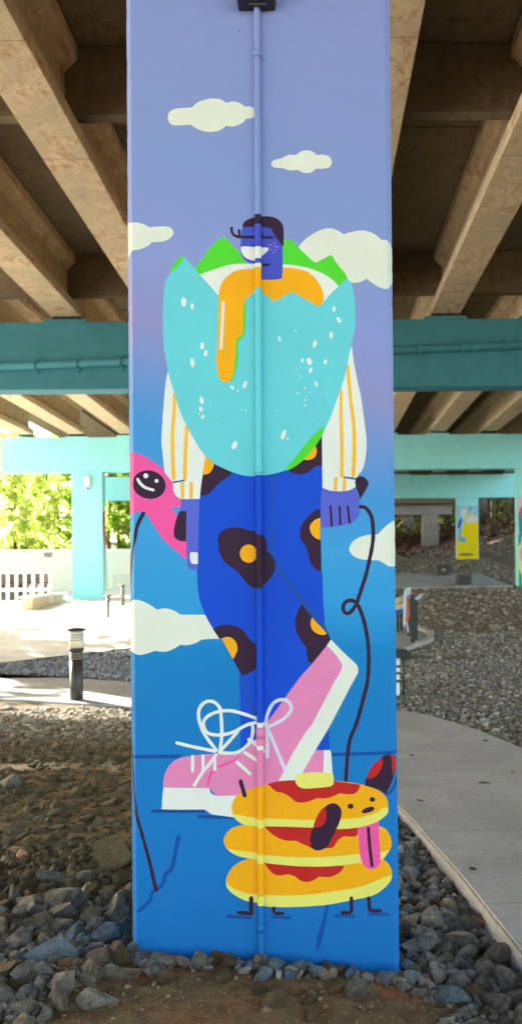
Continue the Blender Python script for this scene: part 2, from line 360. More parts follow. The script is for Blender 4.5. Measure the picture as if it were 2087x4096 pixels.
P('syrup', 'J 155,846c 250,820 390,811c 730,818c 965,850c 950,890 920,925 870,935 780,927c 720,955 660,970 580,970c 520,995 460,1008 400,1000 350,960 290,925 230,912 190,880')
P('pale', 'J 395,800 410,762 460,748 600,742 700,748 726,765 730,830 712,860 650,873 490,885 430,870 402,840')
stroke('plum', 'I 1012,822 1047,945', 36)
P('pink', 'L 935,115c 1125,80c 1130,250 1140,420 1120,470 1065,497 1010,480 975,430 960,370 950,260')
P('pale', 'J 750,1160c 950,1140c 1080,1105 1160,1055 1190,1050 1207,1060c 1195,1110 1100,1180 940,1225 750,1240c')
stroke('plum', 'L 1033,138 1045,300 1065,464', 28)
P('plum', 'J 650,1050 690,1020 740,1014 785,1045 800,1100 780,1180 740,1270 L 715,220 680,290 630,325 580,332 540,310 525,250 530,190 550,130c J 565,1190c 610,1110')
P('syrup', 'J 652,1043c 665,1100 660,1170 620,1215 550,1230c 570,1160 610,1085')
P('plum', 'J 1004,860c 1010,800 1050,720 1110,650 1160,600 1210,587 1255,592 1278,640 1275,720 1245,810 1185,934c 1110,890')
P('syrup', 'J 1155,612c 1160,660 1140,720 1100,775 1060,795 1019,797c 1030,750 1070,680 1110,645')
P('syrup', 'J 1220,588c 1255,590 1279,640 1275,710 1250,778c 1240,700 1240,640')
ell('plum', 'J 878,1040', 26, 23); ell('plum', 'J 1068,980', 24, 21)
P('plum', 'J 978,1080 1000,1060 1050,1043 1080,1048 1081,1072 1040,1093 990,1103 980,1095')
stroke('plum', 'K 1104,750 1103,885', 38); stroke('plum', 'K 1103,885 992,876', 36, 32)
stroke('plum', 'L 208,838 203,885 283,884', 32, smooth=False); stroke('plum', 'L 885,750 887,878 805,878', 33, smooth=False); stroke('plum', 'L 1035,750 1045,862 1136,860', 33, smooth=False)

PAINT = {'cloud': (216, 221, 206), 'white': (220, 224, 216), 'deep': (10, 74, 150), 'plum': (50, 26, 52), 'pink': (234, 84, 156), 'royal': (8, 72, 198),
         'seam': (24, 78, 152), 'yolk': (238, 168, 8), 'stripe': (238, 178, 22), 'cuff': (32, 92, 146), 'violet': (86, 96, 200), 'green': (80, 206, 46),
         'aqua': (100, 200, 210), 'indigo': (66, 80, 190), 'rose': (220, 130, 174), 'magenta': (246, 62, 158), 'lace': (206, 206, 222), 'pale': (222, 218, 104),
         'orange': (236, 166, 10), 'syrup': (186, 34, 30)}
def zpy(py): return EYE + (PY-py)/F*DP
DP = 3.7; DPB = 4.2
def sky_paint():
    m, nt, bs = new_mat('paint_sky_gradient'); p = geopos(nt)
    sx = N(nt, 'ShaderNodeSeparateXYZ'); nt.links.new(p, sx.inputs[0])
    n1 = noise(nt, 2.2, 4, .6, p); n2 = noise(nt, 60, 4, .65, p)
    off = N(nt, 'ShaderNodeMapRange'); nt.links.new(sx.outputs[0], off.inputs[0])
    off.inputs[1].default_value = -.8; off.inputs[2].default_value = .35; off.inputs[3].default_value = -.12; off.inputs[4].default_value = .3
    mid = N(nt, 'ShaderNodeMapRange'); nt.links.new(sx.outputs[2], mid.inputs[0])
    mid.inputs[1].default_value = 1.55; mid.inputs[2].default_value = 2.0; mid.inputs[3].default_value = 0; mid.inputs[4].default_value = 1
    z = mathn(nt, 'ADD', sx.outputs[2], mathn(nt, 'MULTIPLY', off.outputs[0], mid.outputs[0]))
    z = mathn(nt, 'ADD', z, mathn(nt, 'MULTIPLY', mathn(nt, 'SUBTRACT', n1.outputs[0], .5), .22))
    f = mathn(nt, 'DIVIDE', z, 5.0, True)
    st = [(0, (0, 100, 172)), (.5, (0, 112, 184)), (1.15, (0, 118, 184)), (1.33, (0, 124, 188)), (1.5, (40, 146, 206)), (1.8, (56, 152, 210)), (2.2, (66, 142, 204)),
          (2.42, (104, 142, 200)), (2.62, (138, 140, 190)), (2.9, (132, 146, 202)), (3.4, (126, 146, 198)), (4.2, (130, 142, 198))]
    rp = ramp(nt, f, [(zz/5.0, rgb(*c, PK)) for zz, c in st])
    c = mixc(nt, mathn(nt, 'MULTIPLY', n2.outputs[0], .04), rp.outputs[0], (.2, .25, .45, 1))
    nt.links.new(c, bs.inputs['Base Color']); bs.inputs['Roughness'].default_value = .62; bs.inputs['Specular IOR Level'].default_value = .2
    mp = N(nt, 'ShaderNodeMapping'); mp.inputs['Scale'].default_value = (20, 20, 260); nt.links.new(p, mp.inputs[0])
    n3 = noise(nt, 1.0, 3, .6, mp.outputs[0]); n4 = noise(nt, 260, 2, .5, p)
    h = mathn(nt, 'ADD', mathn(nt, 'MULTIPLY', n3.outputs[0], .6), mathn(nt, 'ADD', mathn(nt, 'MULTIPLY', n4.outputs[0], .5), mathn(nt, 'MULTIPLY', n1.outputs[0], 2.0)))
    bump(nt, bs, h, .0038, .75)
    return m
M_SKYP = sky_paint()
MP = {k: paint('paint_'+k, *v) for k, v in PAINT.items()}

def cdt_sheet(shapes, base, keys, extra_edges=()):
    verts = []; faces = []; own = []
    def add(poly):
        A = sum(a[0]*b[1]-b[0]*a[1] for a, b in zip(poly, poly[1:]+poly[:1]))
        if A < 0: poly = poly[::-1]
        i0 = len(verts); verts.extend(poly); faces.append(list(range(i0, i0+len(poly))))
    add(base); own.append('sky')
    for k, poly in shapes: add(poly); own.append(k)
    edges = []
    for a, b in extra_edges:
        i = len(verts); verts.extend([a, b]); edges.append((i, i+1))
    v, e, f, ov, oe, of = delaunay_2d_cdt([Vector(p) for p in verts], edges, faces, 1, 1e-3)
    F2 = []; mi = []
    for face, o in zip(f, of):
        if 0 not in o: continue
        top = max(o); F2.append(list(face)); mi.append(keys.index(own[top]))
    return [tuple(p) for p in v], F2, mi

def build_pillar():
    root = empty('painted_pillar', at(1062, 3900, 3.95))
    tag(root, 'wide concrete pillar in front painted with a figure wearing an egg walking a pancake dog', 'pillar')
    keys = ['sky'] + list(PAINT)
    y0, y1 = -1300, 4010
    ys = list(range(y0, y1+1, 22)); rs = random.Random(3)
    def wob(i, ph): return 1.1*math.sin(i*.31+ph)+.8*math.sin(i*.83+ph*2)+rs.uniform(-1.3, 1.3) + (-3 if rs.random() < .04 else 0)
    L = [(501+.0068*y + abs(wob(i, 1))*.8, y) for i, y in enumerate(ys)]
    R = [(1558.7+.0102*y - abs(wob(i, 2))*.6, y) for i, y in enumerate(ys)]
    base = L + R[::-1]
    inL = lambda y: 501+.0068*y+21; inR = lambda y: 1558.7+.0102*y-23
    V, Fc, mi = cdt_sheet(SHAPES, base, keys, [((inL(y0-5), y0-5), (inL(y1+5), y1+5)), ((inR(y0-5), y0-5), (inR(y1+5), y1+5))])
    co = []
    for x, y in V:
        p = at(x, y, DP)
        d = max(0, inL(y)-x, x-inR(y))*DP/F*1.05
        p.y += d; co.append(p)
    me = bpy.data.meshes.new('mural')
    me.from_pydata(co, [], Fc); me.update()
    me.polygons.foreach_set('material_index', mi)
    # face normals towards the viewer side
    bm = bmesh.new(); bm.from_mesh(me)
    for f in bm.faces:
        f.normal_update()
        if f.normal.y > 0: f.normal_flip()
    bm.to_mesh(me); bm.free()
    o = link('mural', me, None, [M_SKYP]+[MP[k] for k in PAINT]); o.parent = root; o.matrix_parent_inverse = Matrix.Translation(-root.location)
    # the rest of the shaft
    bm = bmesh.new()
    for side, S_, inn in ((0, L, inL), (1, R, inR)):
        pr = None
        for x, y in S_:
            a = at(x, y, DP); a.y += abs(x-inn(y))*DP/F*1.05
            b = Vector((a.x, DPB, a.z)); a = bm.verts.new(a); b = bm.verts.new(b)
            if pr: bm.faces.new((pr[0], a, b, pr[1]))
            pr = (a, b)
    p = [at(L[0][0], L[0][1], DP), at(R[0][0], R[0][1], DP), at(R[-1][0], R[-1][1], DP), at(L[-1][0], L[-1][1], DP)]
    vs = [bm.verts.new((q.x, DPB, q.z)) for q in p]; bm.faces.new(vs)
    vs = [bm.verts.new((q.x, yy, q.z)) for q, yy in ((p[0], DP), (p[1], DP), (p[1], DPB), (p[0], DPB))]; bm.faces.new(vs)
    bmesh.ops.recalc_face_normals(bm, faces=bm.faces)
    me = bpy.data.meshes.new('shaft'); bm.to_mesh(me); bm.free()
    o = link('shaft', me, root, [M_SKYP]); o.matrix_parent_inverse = Matrix.Translation(-root.location)
    for (px, py) in ((603*1.5895, 75*1.5895), (957, 121)): pass
    m = MB()
    for (px, py, r) in ((958, 121, .003), (1087, 3765, .0025), (1385, 3764, .003)):
        q = at(px, py, DP-.0008); m.tube([q, q+Vector((0, .0015, 0))], r, 8)
    o = m.build('bolt_hole', M_BLACK, root); o.matrix_parent_inverse = Matrix.Translation(-root.location)
    return root
M_BLACK = flat('black_plastic', 34, 35, 38, .45, var=.2, bmp=.001)
PILLAR = build_pillar()

# ------------------------------------------------------------------ conduit on the pillar
def build_conduit():
    root = empty('conduit_pipe', at(1044, 3850, DP-.016))
    tag(root, 'thin vertical conduit pipe strapped to the mural and painted in the same colours', 'conduit')
    inv = Matrix.Translation(-root.location)
    bands = [(-200, 'skyp'), (866, 'plum'), (905, 'indigo'), (994, 'white'), (1041, 'indigo'), (1060, 'white'), (1076, 'yolk'), (1158, 'aqua'), (1902, 'royal'), (2139, 'plum'), (2354, 'royal'), (2887, 'white'),
             (2906, 'rose'), (2980, 'white'), (2996, 'rose'), (3139, 'orange'), (3273, 'pale'), (3306, 'orange'), (3413, 'pale'), (3448, 'orange'), (3577, 'pale'), (3615, 'skyp'), (3990, None)]
    keys = ['skyp'] + list(PAINT)
    r = .0137; n = 14
    xc = lambda py: 1028.5 + .0042*py
    bm = bmesh.new(); rows = []
    ys = sorted({b[0] for b in bands} | set(range(-200, 3990, 60)))
    for y in ys:
        c = at(xc(y), y, DP); c.y = DP-r-.001
        rows.append([bm.verts.new((c.x + r*math.cos(2*math.pi*k/n), c.y + r*math.sin(2*math.pi*k/n), c.z)) for k in range(n)])
    for i, y in enumerate(ys[:-1]):
        key = [b[1] for b in bands if b[0] <= y+.1][-1]
        for k in range(n):
            f = bm.faces.new((rows[i][k], rows[i][(k+1) % n], rows[i+1][(k+1) % n], rows[i+1][k])); f.smooth = True; f.material_index = keys.index(key)
    bmesh.ops.recalc_face_normals(bm, faces=bm.faces)
    me = bpy.data.meshes.new('pipe'); bm.to_mesh(me); bm.free()
    mats = [M_SKYP]+[MP[k] for k in PAINT]
    o = link('pipe', me, root, mats); o.matrix_parent_inverse = inv
    def place(mb, name, mt):
        o = mb.build(name, mt, root); o.matrix_parent_inverse = inv; return o
    for y, h, key, sd in ((226, 26, None, 1), (1883, 24, 'aqua', 0), (3709, 26, None, 1)):
        c = at(xc(y), y, DP); z0, z1 = c.z-h/2*DP/F, c.z+h/2*DP/F
        mt = M_SKYP if key is None else MP[key]
        m = MB(); m.tube([(c.x, DP-r-.001, z0), (c.x, DP-r-.001, z1)], r+.0025, 16)
        if sd: m.box(c.x+r, c.x+r+.019, DP-.003, DP-.0003, z0+.001, z1-.003)
        else: m.box(c.x-r-.018, c.x+r+.004, DP-.003, DP-.0003, z0, z1)
        cl = place(m, 'clamp', mt)
        s = 1 if sd else -1
        b = MB(); b.tube([(c.x+s*(r+.009), DP-.0065, c.z-.001), (c.x+s*(r+.009), DP-.002, c.z-.001)], .0042, 8)
        o = b.build('screw', MP['seam'] if not sd else M_SKYP, cl); o.matrix_parent_inverse = inv
    for y0, y1, key in ((2908, 2951, 'rose'), (3690, 3722, 'skyp')):
        c0 = at(xc(y0), y0, DP); c1 = at(xc(y1), y1, DP)
        m = MB(); m.tube([(c0.x, DP-r-.001, c0.z), (c1.x, DP-r-.001, c1.z)], r+.003, 18)
        place(m, 'coupling', M_SKYP if key == 'skyp' else MP[key])
build_conduit()

def build_lamp():
    c = at(1027, 44, DP)
    root = empty('wall_lamp', (c.x, DP, c.z)); tag(root, 'black wedge-shaped lamp on the pillar above the conduit', 'lamp')
    k = DP/F
    m = MB()
    out = [(-.076, .0), (.076, .0), (.083, .03), (.086, .12), (.08, .15), (-.08, .15), (-.086, .12), (-.083, .03)]
    bm = m.bm
    A = [bm.verts.new((x, -.012, z)) for x, z in out]; B = [bm.verts.new((x*.97, -.085+(.02 if z < .02 else 0), z+(.004 if z < .02 else 0))) for x, z in out]
    C_ = [bm.verts.new((x, -.0005, z)) for x, z in out]
    n = len(out)
    for P0, P1 in ((A, B), (C_, A)):
        for i in range(n): bm.faces.new((P0[i], P0[(i+1) % n], P1[(i+1) % n], P1[i]))
    bm.faces.new(B); bm.faces.new(C_[::-1])
    m.build('housing', M_BLACK, root, bevel=.004)
    m = MB(); m.box(-.058, .058, -.0905, -.0868, .022, .12, bev=.0015); m.build('front_lens', flat('smoked_glass', 22, 24, 30, .2, bmp=0), root)
    m = MB(); m.box(-.03, .045, -.05, -.035, -.002, .002); m.build('bottom_vent', flat('grey_rubber', 78, 76, 74, .7), root)
build_lamp()
# ================================================================== CONCRETE, STEEL, ETC.
def concrete(name, base, stain, k=1.0, st=.5, bsc=1.2, lines=True, drip=False):
    m, nt, bs = new_mat(name); p = geopos(nt)
    n1 = noise(nt, bsc, 6, .65, p, .3); n3 = noise(nt, 16, 5, .6, p); n5 = noise(nt, 70, 3, .6, p)
    mp = N(nt, 'ShaderNodeMapping'); mp.inputs['Scale'].default_value = (4.5, 2.2, 4.0); nt.links.new(p, mp.inputs[0])
    n2 = noise(nt, 1.5, 9, .78, mp.outputs[0], .15)
    c = rgb(*base, k); s = rgb(*stain, k)
    a = ramp(nt, n1.outputs[0], [(.3, tuple(x*.72 for x in c[:3])), (.7, tuple(x*1.15 for x in c[:3]))])
    gate = ramp(nt, n1.outputs[0], [(.42, (0, 0, 0)), (.58, (1, 1, 1))])
    sf = ramp(nt, n2.outputs[0], [(.47, (0, 0, 0)), (.60, (st, st, st))])
    col = mixc(nt, mathn(nt, 'MULTIPLY', sf.outputs[0], gate.outputs[0]), a.outputs[0], s)
    sp = ramp(nt, n3.outputs[0], [(.35, (.78, .79, .8)), (.6, (1, 1, 1))])
    col = mixc(nt, .7, col, sp.outputs[0], 'MULTIPLY')
    vo = N(nt, 'ShaderNodeTexVoronoi'); vo.inputs['Scale'].default_value = 5; nt.links.new(p, vo.inputs['Vector'])
    pits = mathn(nt, 'LESS_THAN', vo.outputs['Distance'], .045)
    col = mixc(nt, mathn(nt, 'MULTIPLY', pits, .6), col, (.05, .04, .03, 1))
    h = mathn(nt, 'ADD', n3.outputs[0], n5.outputs[0])
    if lines:      # form-board joints every couple of metres and thin marks
        sx = N(nt, 'ShaderNodeSeparateXYZ'); nt.links.new(p, sx.inputs[0])
        wv = mathn(nt, 'ABSOLUTE', mathn(nt, 'SUBTRACT', mathn(nt, 'FRACT', mathn(nt, 'DIVIDE', mathn(nt, 'ADD', sx.outputs[1], mathn(nt, 'MULTIPLY', n1.outputs[0], .05)), 2.44)), .5))
        ln = mathn(nt, 'LESS_THAN', wv, .0035)
        col = mixc(nt, mathn(nt, 'MULTIPLY', ln, .55), col, (.06, .05, .04, 1)); h = mathn(nt, 'SUBTRACT', h, ln)
    if drip:
        mp2 = N(nt, 'ShaderNodeMapping'); mp2.inputs['Scale'].default_value = (2.6, 2.6, .22); nt.links.new(p, mp2.inputs[0])
        n6 = noise(nt, 2.0, 7, .7, mp2.outputs[0]); dr = ramp(nt, n6.outputs[0], [(.55, (0, 0, 0)), (.75, (.45, .45, .45))]); col = mixc(nt, dr.outputs[0], col, (.05, .045, .04, 1))
    nt.links.new(col, bs.inputs['Base Color']); bs.inputs['Roughness'].default_value = .85; bs.inputs['Specular IOR Level'].default_value = .2
    bump(nt, bs, h, .008, .5)
    return m
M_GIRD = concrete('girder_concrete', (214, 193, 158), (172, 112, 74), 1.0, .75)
M_DECK = concrete('deck_concrete', (136, 122, 98), (96, 70, 50), .9, .5, drip=True)  # base darkened to carry the shade of the recesses between girders
M_DIAP = concrete('diaphragm_concrete', (128, 112, 88), (90, 70, 50), .9, .5, drip=True)  # recess shade set into the darker base here too
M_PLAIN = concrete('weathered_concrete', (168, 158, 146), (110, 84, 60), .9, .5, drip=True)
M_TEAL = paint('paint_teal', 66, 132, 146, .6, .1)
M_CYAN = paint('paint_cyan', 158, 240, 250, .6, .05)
M_PATH = concrete('path_concrete', (176, 172, 162), (140, 122, 100), .95, .35, 2.5)

H = 5.2; SP = 1.91; X0 = .744; GS = EYE + H       # girder soffit level
DK = EYE + 6.37                                   # deck underside
def girder_mesh(y0, y1):
    o = [(-.29, 0), (.29, 0), (.3, .015), (.3, .17), (.11, .33), (.1, .85), (.24, .98), (.26, 1.0), (.26, 1.165), (-.26, 1.165), (-.26, 1.0), (-.24, .98), (-.1, .85), (-.11, .33), (-.3, .17), (-.3, .015)]
    m = MB(); m.prism(o, 'y', y0, y1); 
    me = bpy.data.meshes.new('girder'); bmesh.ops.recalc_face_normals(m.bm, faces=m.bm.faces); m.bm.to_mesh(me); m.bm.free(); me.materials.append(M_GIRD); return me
ORD = {1: 'first', 2: 'second', 3: 'third', 4: 'fourth', 5: 'fifth', 6: 'sixth', 7: 'seventh', 8: 'eighth'}
def girder_span(y0, y1, ks, labeler, group):
    me = girder_mesh(0, y1-y0)
    for k in ks:
        o = bpy.data.objects.new('girder', me); COL.objects.link(o); o.location = (X0+SP*k, y0, GS)
        tag(o, labeler(k), 'girder', group)
def lab1(k):
    return {-3: 'stained concrete girder of the near span at the far left edge above the teal beam', -2: 'long stained concrete girder running from the top left corner down behind the pillar',
            -1: 'near span girder hidden behind the painted pillar', 0: 'near span girder whose soffit shows just right of the pillar top',
            1: 'long stained girder right of the pillar running to the top right corner'}[k]
girder_span(4.3, 17.78, (-3, -2, -1, 0, 1), lab1, 'girders of the near span')
def lab2(k):
    n = {-6: 'outermost bright girder at the far left between the teal and cyan beams', -5: 'second bright girder from the left between the teal and cyan beams', -4: 'third bright girder from the left between the teal and cyan beams',
         -3: 'bright girder nearest the pillar on its left side beyond the teal beam'}
    if k in n: return n[k]
    if k in (-2, -1, 0): return 'girder of the second span hidden behind the painted pillar'
    return {1: 'tan girder directly right of the pillar under the teal beam', 2: 'tan girder second right of the pillar under the teal beam', 3: 'tan girder third right of the pillar under the teal beam'}.get(k, 'tan girder of the second span beyond the right edge')
girder_span(17.92, 32.58, range(-6, 6), lab2, 'girders of the second span')
def lab3(k):
    if k == -3: return 'brown girder seen in the gap left of the pillar above the farther white beam'
    return {1: 'girder just right of the pillar in the narrow gap above the farthest cyan beam', 2: 'girder second from the pillar in the narrow gap above the farthest cyan beam',
            3: 'girder third from the pillar in the narrow gap above the farthest cyan beam', 4: 'girder at the right edge in the narrow gap above the farthest cyan beam'}.get(k, 'girder of the third span hidden behind the beams and pillar')
girder_span(32.72, 46.08, range(-4, 6), lab3, 'girders of the third span')

# diaphragms between the girders
def diaph(y, ks, lab, gp='diaphragms between the girders'):
    for k in ks:
        m = MB(); xa, xb = X0+SP*k+.10, X0+SP*(k+1)-.10
        m.box(xa, xb, y-.11, y+.11, GS+.34 if not (y == 17.5 and k < -4) else EYE+5.125, DK-.004);  # unseen ones past the left edge reach lower to stop stray sun
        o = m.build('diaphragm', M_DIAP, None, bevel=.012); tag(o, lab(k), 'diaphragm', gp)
dl = {-4: 'dark cross diaphragm at the upper left edge', -3: 'dark cross diaphragm left of the long left girder', -2: 'dark cross diaphragm between the long left girder and the pillar top', -1: 'cross diaphragm hidden behind the pillar top',
      0: 'dark cross diaphragm at the upper right between the two right girders', 1: 'dark cross diaphragm at the top right corner'}
diaph(10.65, (-3, -2, -1, 0, 1), lambda k: dl[k])
dl2 = {-4: 'end diaphragm over the teal beam at the far left', -3: 'end diaphragm over the teal beam left of the small left girder', -2: 'end diaphragm over the teal beam just left of the pillar', -1: 'end diaphragm over the teal beam hidden behind the pillar',
       0: 'end diaphragm over the teal beam just right of the pillar', 1: 'end diaphragm over the teal beam at the right edge'}
diaph(17.5, range(-10, 6), lambda k: dl2.get(k, 'end diaphragm over the teal beam out of view, added to block sun'))
diaph(25.2, range(-6, 5), lambda k: {1: 'middle diaphragm of the second span just right of the pillar', 2: 'middle diaphragm of the second span second right of the pillar', 3: 'middle diaphragm of the second span at the right edge',
      -4: 'middle diaphragm of the second span third left of the pillar', -3: 'middle diaphragm of the second span just left of the pillar', -5: 'bright middle diaphragm of the second span near the left edge'}.get(k, 'middle diaphragm of the second span out of view'))

# deck: slabs with open joints seen from below; the near span has an unseen strip on its left, added to cast shade
def deck():
    root = empty('bridge_deck', (0, 17, DK)); tag(root, 'underside of the concrete bridge deck with panel joints between the girders', 'bridge deck')
    m = MB(); rs = random.Random(5)
    y = 4.0; j = 0
    while y < 46:
        L = 1.22
        for k in range(-6, 6):
            if y < 17 and k < -5: continue
            xa, xb = X0+SP*k+.27, X0+SP*(k+1)-.27
            m.box(xa, xb, y+.008, y+L-.008, DK-.0+rs.uniform(-.006, .006), DK+.08)
        y += L
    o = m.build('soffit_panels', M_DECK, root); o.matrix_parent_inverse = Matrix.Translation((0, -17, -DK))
    m = MB(); m.box(-12.0, 12.3, -6.0, 60, DK+.081, DK+.32); m.box(-17.6, -12.002, -6, 18.3, DK+.083, DK+.32)  # second box is the added strip that shades the near ground
    o = m.build('slab', M_DECK, root); o.matrix_parent_inverse = Matrix.Translation((0, -17, -DK))
    m = MB(); m.box(-12.2, -11.85, 18.3, 60, DK+.322, DK+1.15); m.box(11.95, 12.3, -6, 60, DK+.322, DK+1.15)
    o = m.build('parapet', M_PLAIN, root); o.matrix_parent_inverse = Matrix.Translation((0, -17, -DK))
deck()

# ------------------------------------------------------------------ piers
def gz(x, y):
    """ground level (numpy friendly)"""
    x = np.asarray(x, float); y = np.asarray(y, float)
    far = np.interp(y, [16.2, 20, 32, 46, 60, 90, 200], [0, .25, .86, 2.1, 2.9, 5.5, 9])
    side = .022*np.clip(x, -6, 14)*np.clip((y-16)/16, 0, 1)
    bank = .34*np.clip(x-9.3-.0*y, 0, 40)*np.clip((y-26)/14, 0, 1)
    bank = np.minimum(bank, 7)
    left = np.where(x < -1, -.0*x, 0)
    near = np.clip((9.5-y)/5.5, 0, 1)
    n = near*(-.075*np.clip(x+.0, -1.0, .75) - .022)
    step = -.05*np.clip((x-.3)/.3, 0, 1)*near
    # a low dirt shelf in front of the pillar
    mound = .05*np.exp(-((x+.1)/.55)**2-((y-3.25)/.25)**2)
    lf = np.clip(-(x+6)/10, 0, 1)*np.clip((y-20)/12, 0, 1)*-.35
    return far+side+bank+n+step+mound+lf - .03*np.clip((y-4)/3, 0, 1)*np.clip((14-y)/3, 0, 1)
def G(px, py):
    rx, rz = ray(px, py); lo = 1.5
    y = 1.5
    while y < 300:
        if EYE + rz*y < float(gz(rx*y, y)): break
        y += .02 if y < 12 else .1
    return Vector((rx*y, y, float(gz(rx*y, y))))
def pier(y, cols, mat, x0, x1, label, hb, ht, colmat=None, th=.5):
    root = empty('bridge_pier', (0, y, float(gz(0, y)))); tag(root, label, 'bridge pier')
    inv = Matrix.Translation(-root.location)
    m = MB(); m.box(x0, x1, y, y+th, EYE+hb, EYE+ht, bev=.02)
    # stepped bearing seats
    for k in range(-14, 7):
        xx = X0+SP*k
        if x0 < xx-.4 and xx+.4 < x1: m.box(xx-.42, xx+.42, y+.004, y+th-.004, EYE+ht-.03, EYE+ht+.035+.03*math.sin(k*1.3))
    o = m.build('cap_beam', mat, root); o.matrix_parent_inverse = inv
    for k in range(-14, 7):
        xx = X0+SP*k
        if x0 < xx-.4 and xx+.4 < x1:
            m = MB(); m.box(xx-.27, xx+.27, y+.03, y+th-.03, EYE+ht+.066+.0, EYE+H-.002)
            o = m.build('bearing_pad', M_BLACK, root); o.matrix_parent_inverse = inv
    for i, cx in enumerate(cols):
        m = MB(); g = float(gz(cx, y)); m.box(cx-.565, cx+.565, y+.002, y+th-.002, g-.4, EYE+hb-.003, bev=.02)
        o = m.build('column', mat if colmat is None else colmat[i], root); o.matrix_parent_inverse = inv
    return root
HT = 5.08
pier(17.6, (-8.4, -.2, 8.0), M_TEAL, -17.6, 11.6, 'dark teal painted pier cap beam crossing the picture behind the pillar', 3.72, HT)  # left end stretched out of view to cast shade on the ground
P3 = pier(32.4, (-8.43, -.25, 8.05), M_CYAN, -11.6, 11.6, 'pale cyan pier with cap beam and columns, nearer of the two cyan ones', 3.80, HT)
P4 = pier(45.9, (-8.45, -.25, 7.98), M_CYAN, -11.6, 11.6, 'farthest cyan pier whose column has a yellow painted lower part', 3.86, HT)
# cap of the pier that the painted pillar carries (above the picture)
m = MB(); m.box(-11.6, 11.6, 3.7, 4.2, EYE+3.79, EYE+HT, bev=.02)
o = m.build('cap_beam', M_TEAL, PILLAR); o.matrix_parent_inverse = Matrix.Translation(-PILLAR.location)

# murals on the far columns: flat colour patches laid 3 mm proud of the column faces
def patch_sheet(name, parent, cx, y, g, h, shapes, cols, side=None, w=1.13):
    """u 0..1 across, v 0..1 up"""
    keys = ['sky'] + list(cols)
    base = [(0, 0), (1, 0), (1, 1), (0, 1)]
    V, Fc, mi = cdt_sheet([(k, s) for k, s in shapes], base, keys)
    if side is None: co = [(cx-w/2+.02+u*(w-.04), y-.003, g+v*h) for u, v in V]
    elif side < 0: co = [(cx-w/2-.003, y+.48-u*.46, g+v*h) for u, v in V]
    else: co = [(cx+w/2+.003, y+.02+u*.46, g+v*h) for u, v in V]
    me = bpy.data.meshes.new(name); me.from_pydata(co, [], Fc); me.update()
    me.polygons.foreach_set('material_index', mi)
    o = link(name, me, parent, [paint('far_'+k, *c) for k, c in [('base', cols_base[0])]+list(cols.items())])
    o.matrix_parent_inverse = Matrix.Translation(-parent.location)
def blob(cx, cy, rx, ry, n=14, j=.15, rot=0, sd=0):
    r = random.Random(sd); out = []
    for i in range(n):
        a = 2*math.pi*i/n; q = 1+r.uniform(-j, j); x, y = rx*q*math.cos(a), ry*q*math.sin(a)
        out.append((cx+x*math.cos(rot)-y*math.sin(rot), cy+x*math.sin(rot)+y*math.cos(rot)))
    return out
cols_base = [(150, 208, 230)]
g4 = float(gz(7.98, 45.9))-.02; h4 = 2.85
Y = {'yellow': (236, 212, 0), 'white': (222, 222, 222), 'blue': (96, 178, 226), 'navy': (30, 96, 168), 'grey': (140, 128, 60)}
yel = [(0, 0), (1, 0), (1, .72), (.8, .70), (.55, .69), (.35, .66), (.22, .60), (.1, .5), (0, .40)]
patch_sheet('column_mural', P4, 7.98, 45.9, g4, h4, [
    ('white', blob(.32, .86, .14, .10, sd=1)), ('white', blob(.55, .76, .28, .05, rot=.5, sd=2)), ('white', blob(.8, .76, .3, .05, sd=3)), ('yellow', yel),
    ('white', blob(.7, .72, .25, .03, sd=13)), ('yellow', [(.2, .58), (.45, .80), (.75, .90), (.78, .87), (.5, .77), (.3, .6)]), ('navy', blob(.12, .68, .12, .06, rot=.8, sd=4)),
    ('blue', blob(.14, .50, .05, .12, sd=5)), ('blue', blob(.22, .38, .2, .045, sd=6)), ('navy', [(.6, .9), (.7, .97), (.66, .98), (.58, .92)]),
    ('grey', blob(.4, .10, .38, .03, j=.1, sd=7)), ('navy', blob(.28, .335, .1, .006, sd=8))], Y)
patch_sheet('column_mural', P4, 7.98, 45.9, g4, h4, [('yellow', [(0, .0), (1, 0), (1, .42), (0, .36)]), ('white', blob(.5, .2, .3, .14, sd=3))], Y, side=-1)
cols_base = [(236, 184, 214)]
g3 = float(gz(8.05, 32.4))-.02
PQ = {'pinkl': (240, 150, 190), 'teal': (30, 150, 160), 'yell': (246, 224, 96), 'mag': (230, 60, 140), 'green': (20, 160, 110), 'lav': (200, 190, 235)}
patch_sheet('column_mural', P3, 8.05, 32.4, g3, 3.35, [
    ('mag', blob(.3, .8, .25, .14, sd=1)), ('teal', [(.0, .85), (.16, .72), (.2, .55), (.1, .5), (.02, .62)]), ('yell', [(0, .12), (.3, .1), (.35, .5), (.12, .56), (0, .5)]), ('pinkl', blob(.12, .36, .08, .1, sd=4)),
    ('teal', blob(.02, .52, .08, .06, sd=5)), ('green', [(0, 0), (.12, 0), (.1, .12), (0, .2)]), ('lav', blob(.2, .25, .1, .08, sd=6)), ('pinkl', blob(.7, .4, .3, .3, sd=8)), ('yell', blob(.75, .75, .2, .14, sd=9))], PQ)
cols_base = [(178, 226, 228)]
gl = float(gz(-8.43, 32.4))-.02
patch_sheet('column_mural', P3, -8.43, 32.4, gl, 3.5, [('mag', [(0, .95), (.7, .95), (.75, .8), (1, .6), (.98, .48), (.4, .66), (0, .72)]), ('lav', [(.7, .95), (1, .95), (1, .7), (.8, .8)]), ('teal', [(0, .7), (.4, .64), (1, .46), (1, .1), (.6, .2), (.3, .5)])],
            {'mag': (214, 66, 120), 'teal': (120, 206, 200), 'lav': (176, 196, 96)}, side=1)
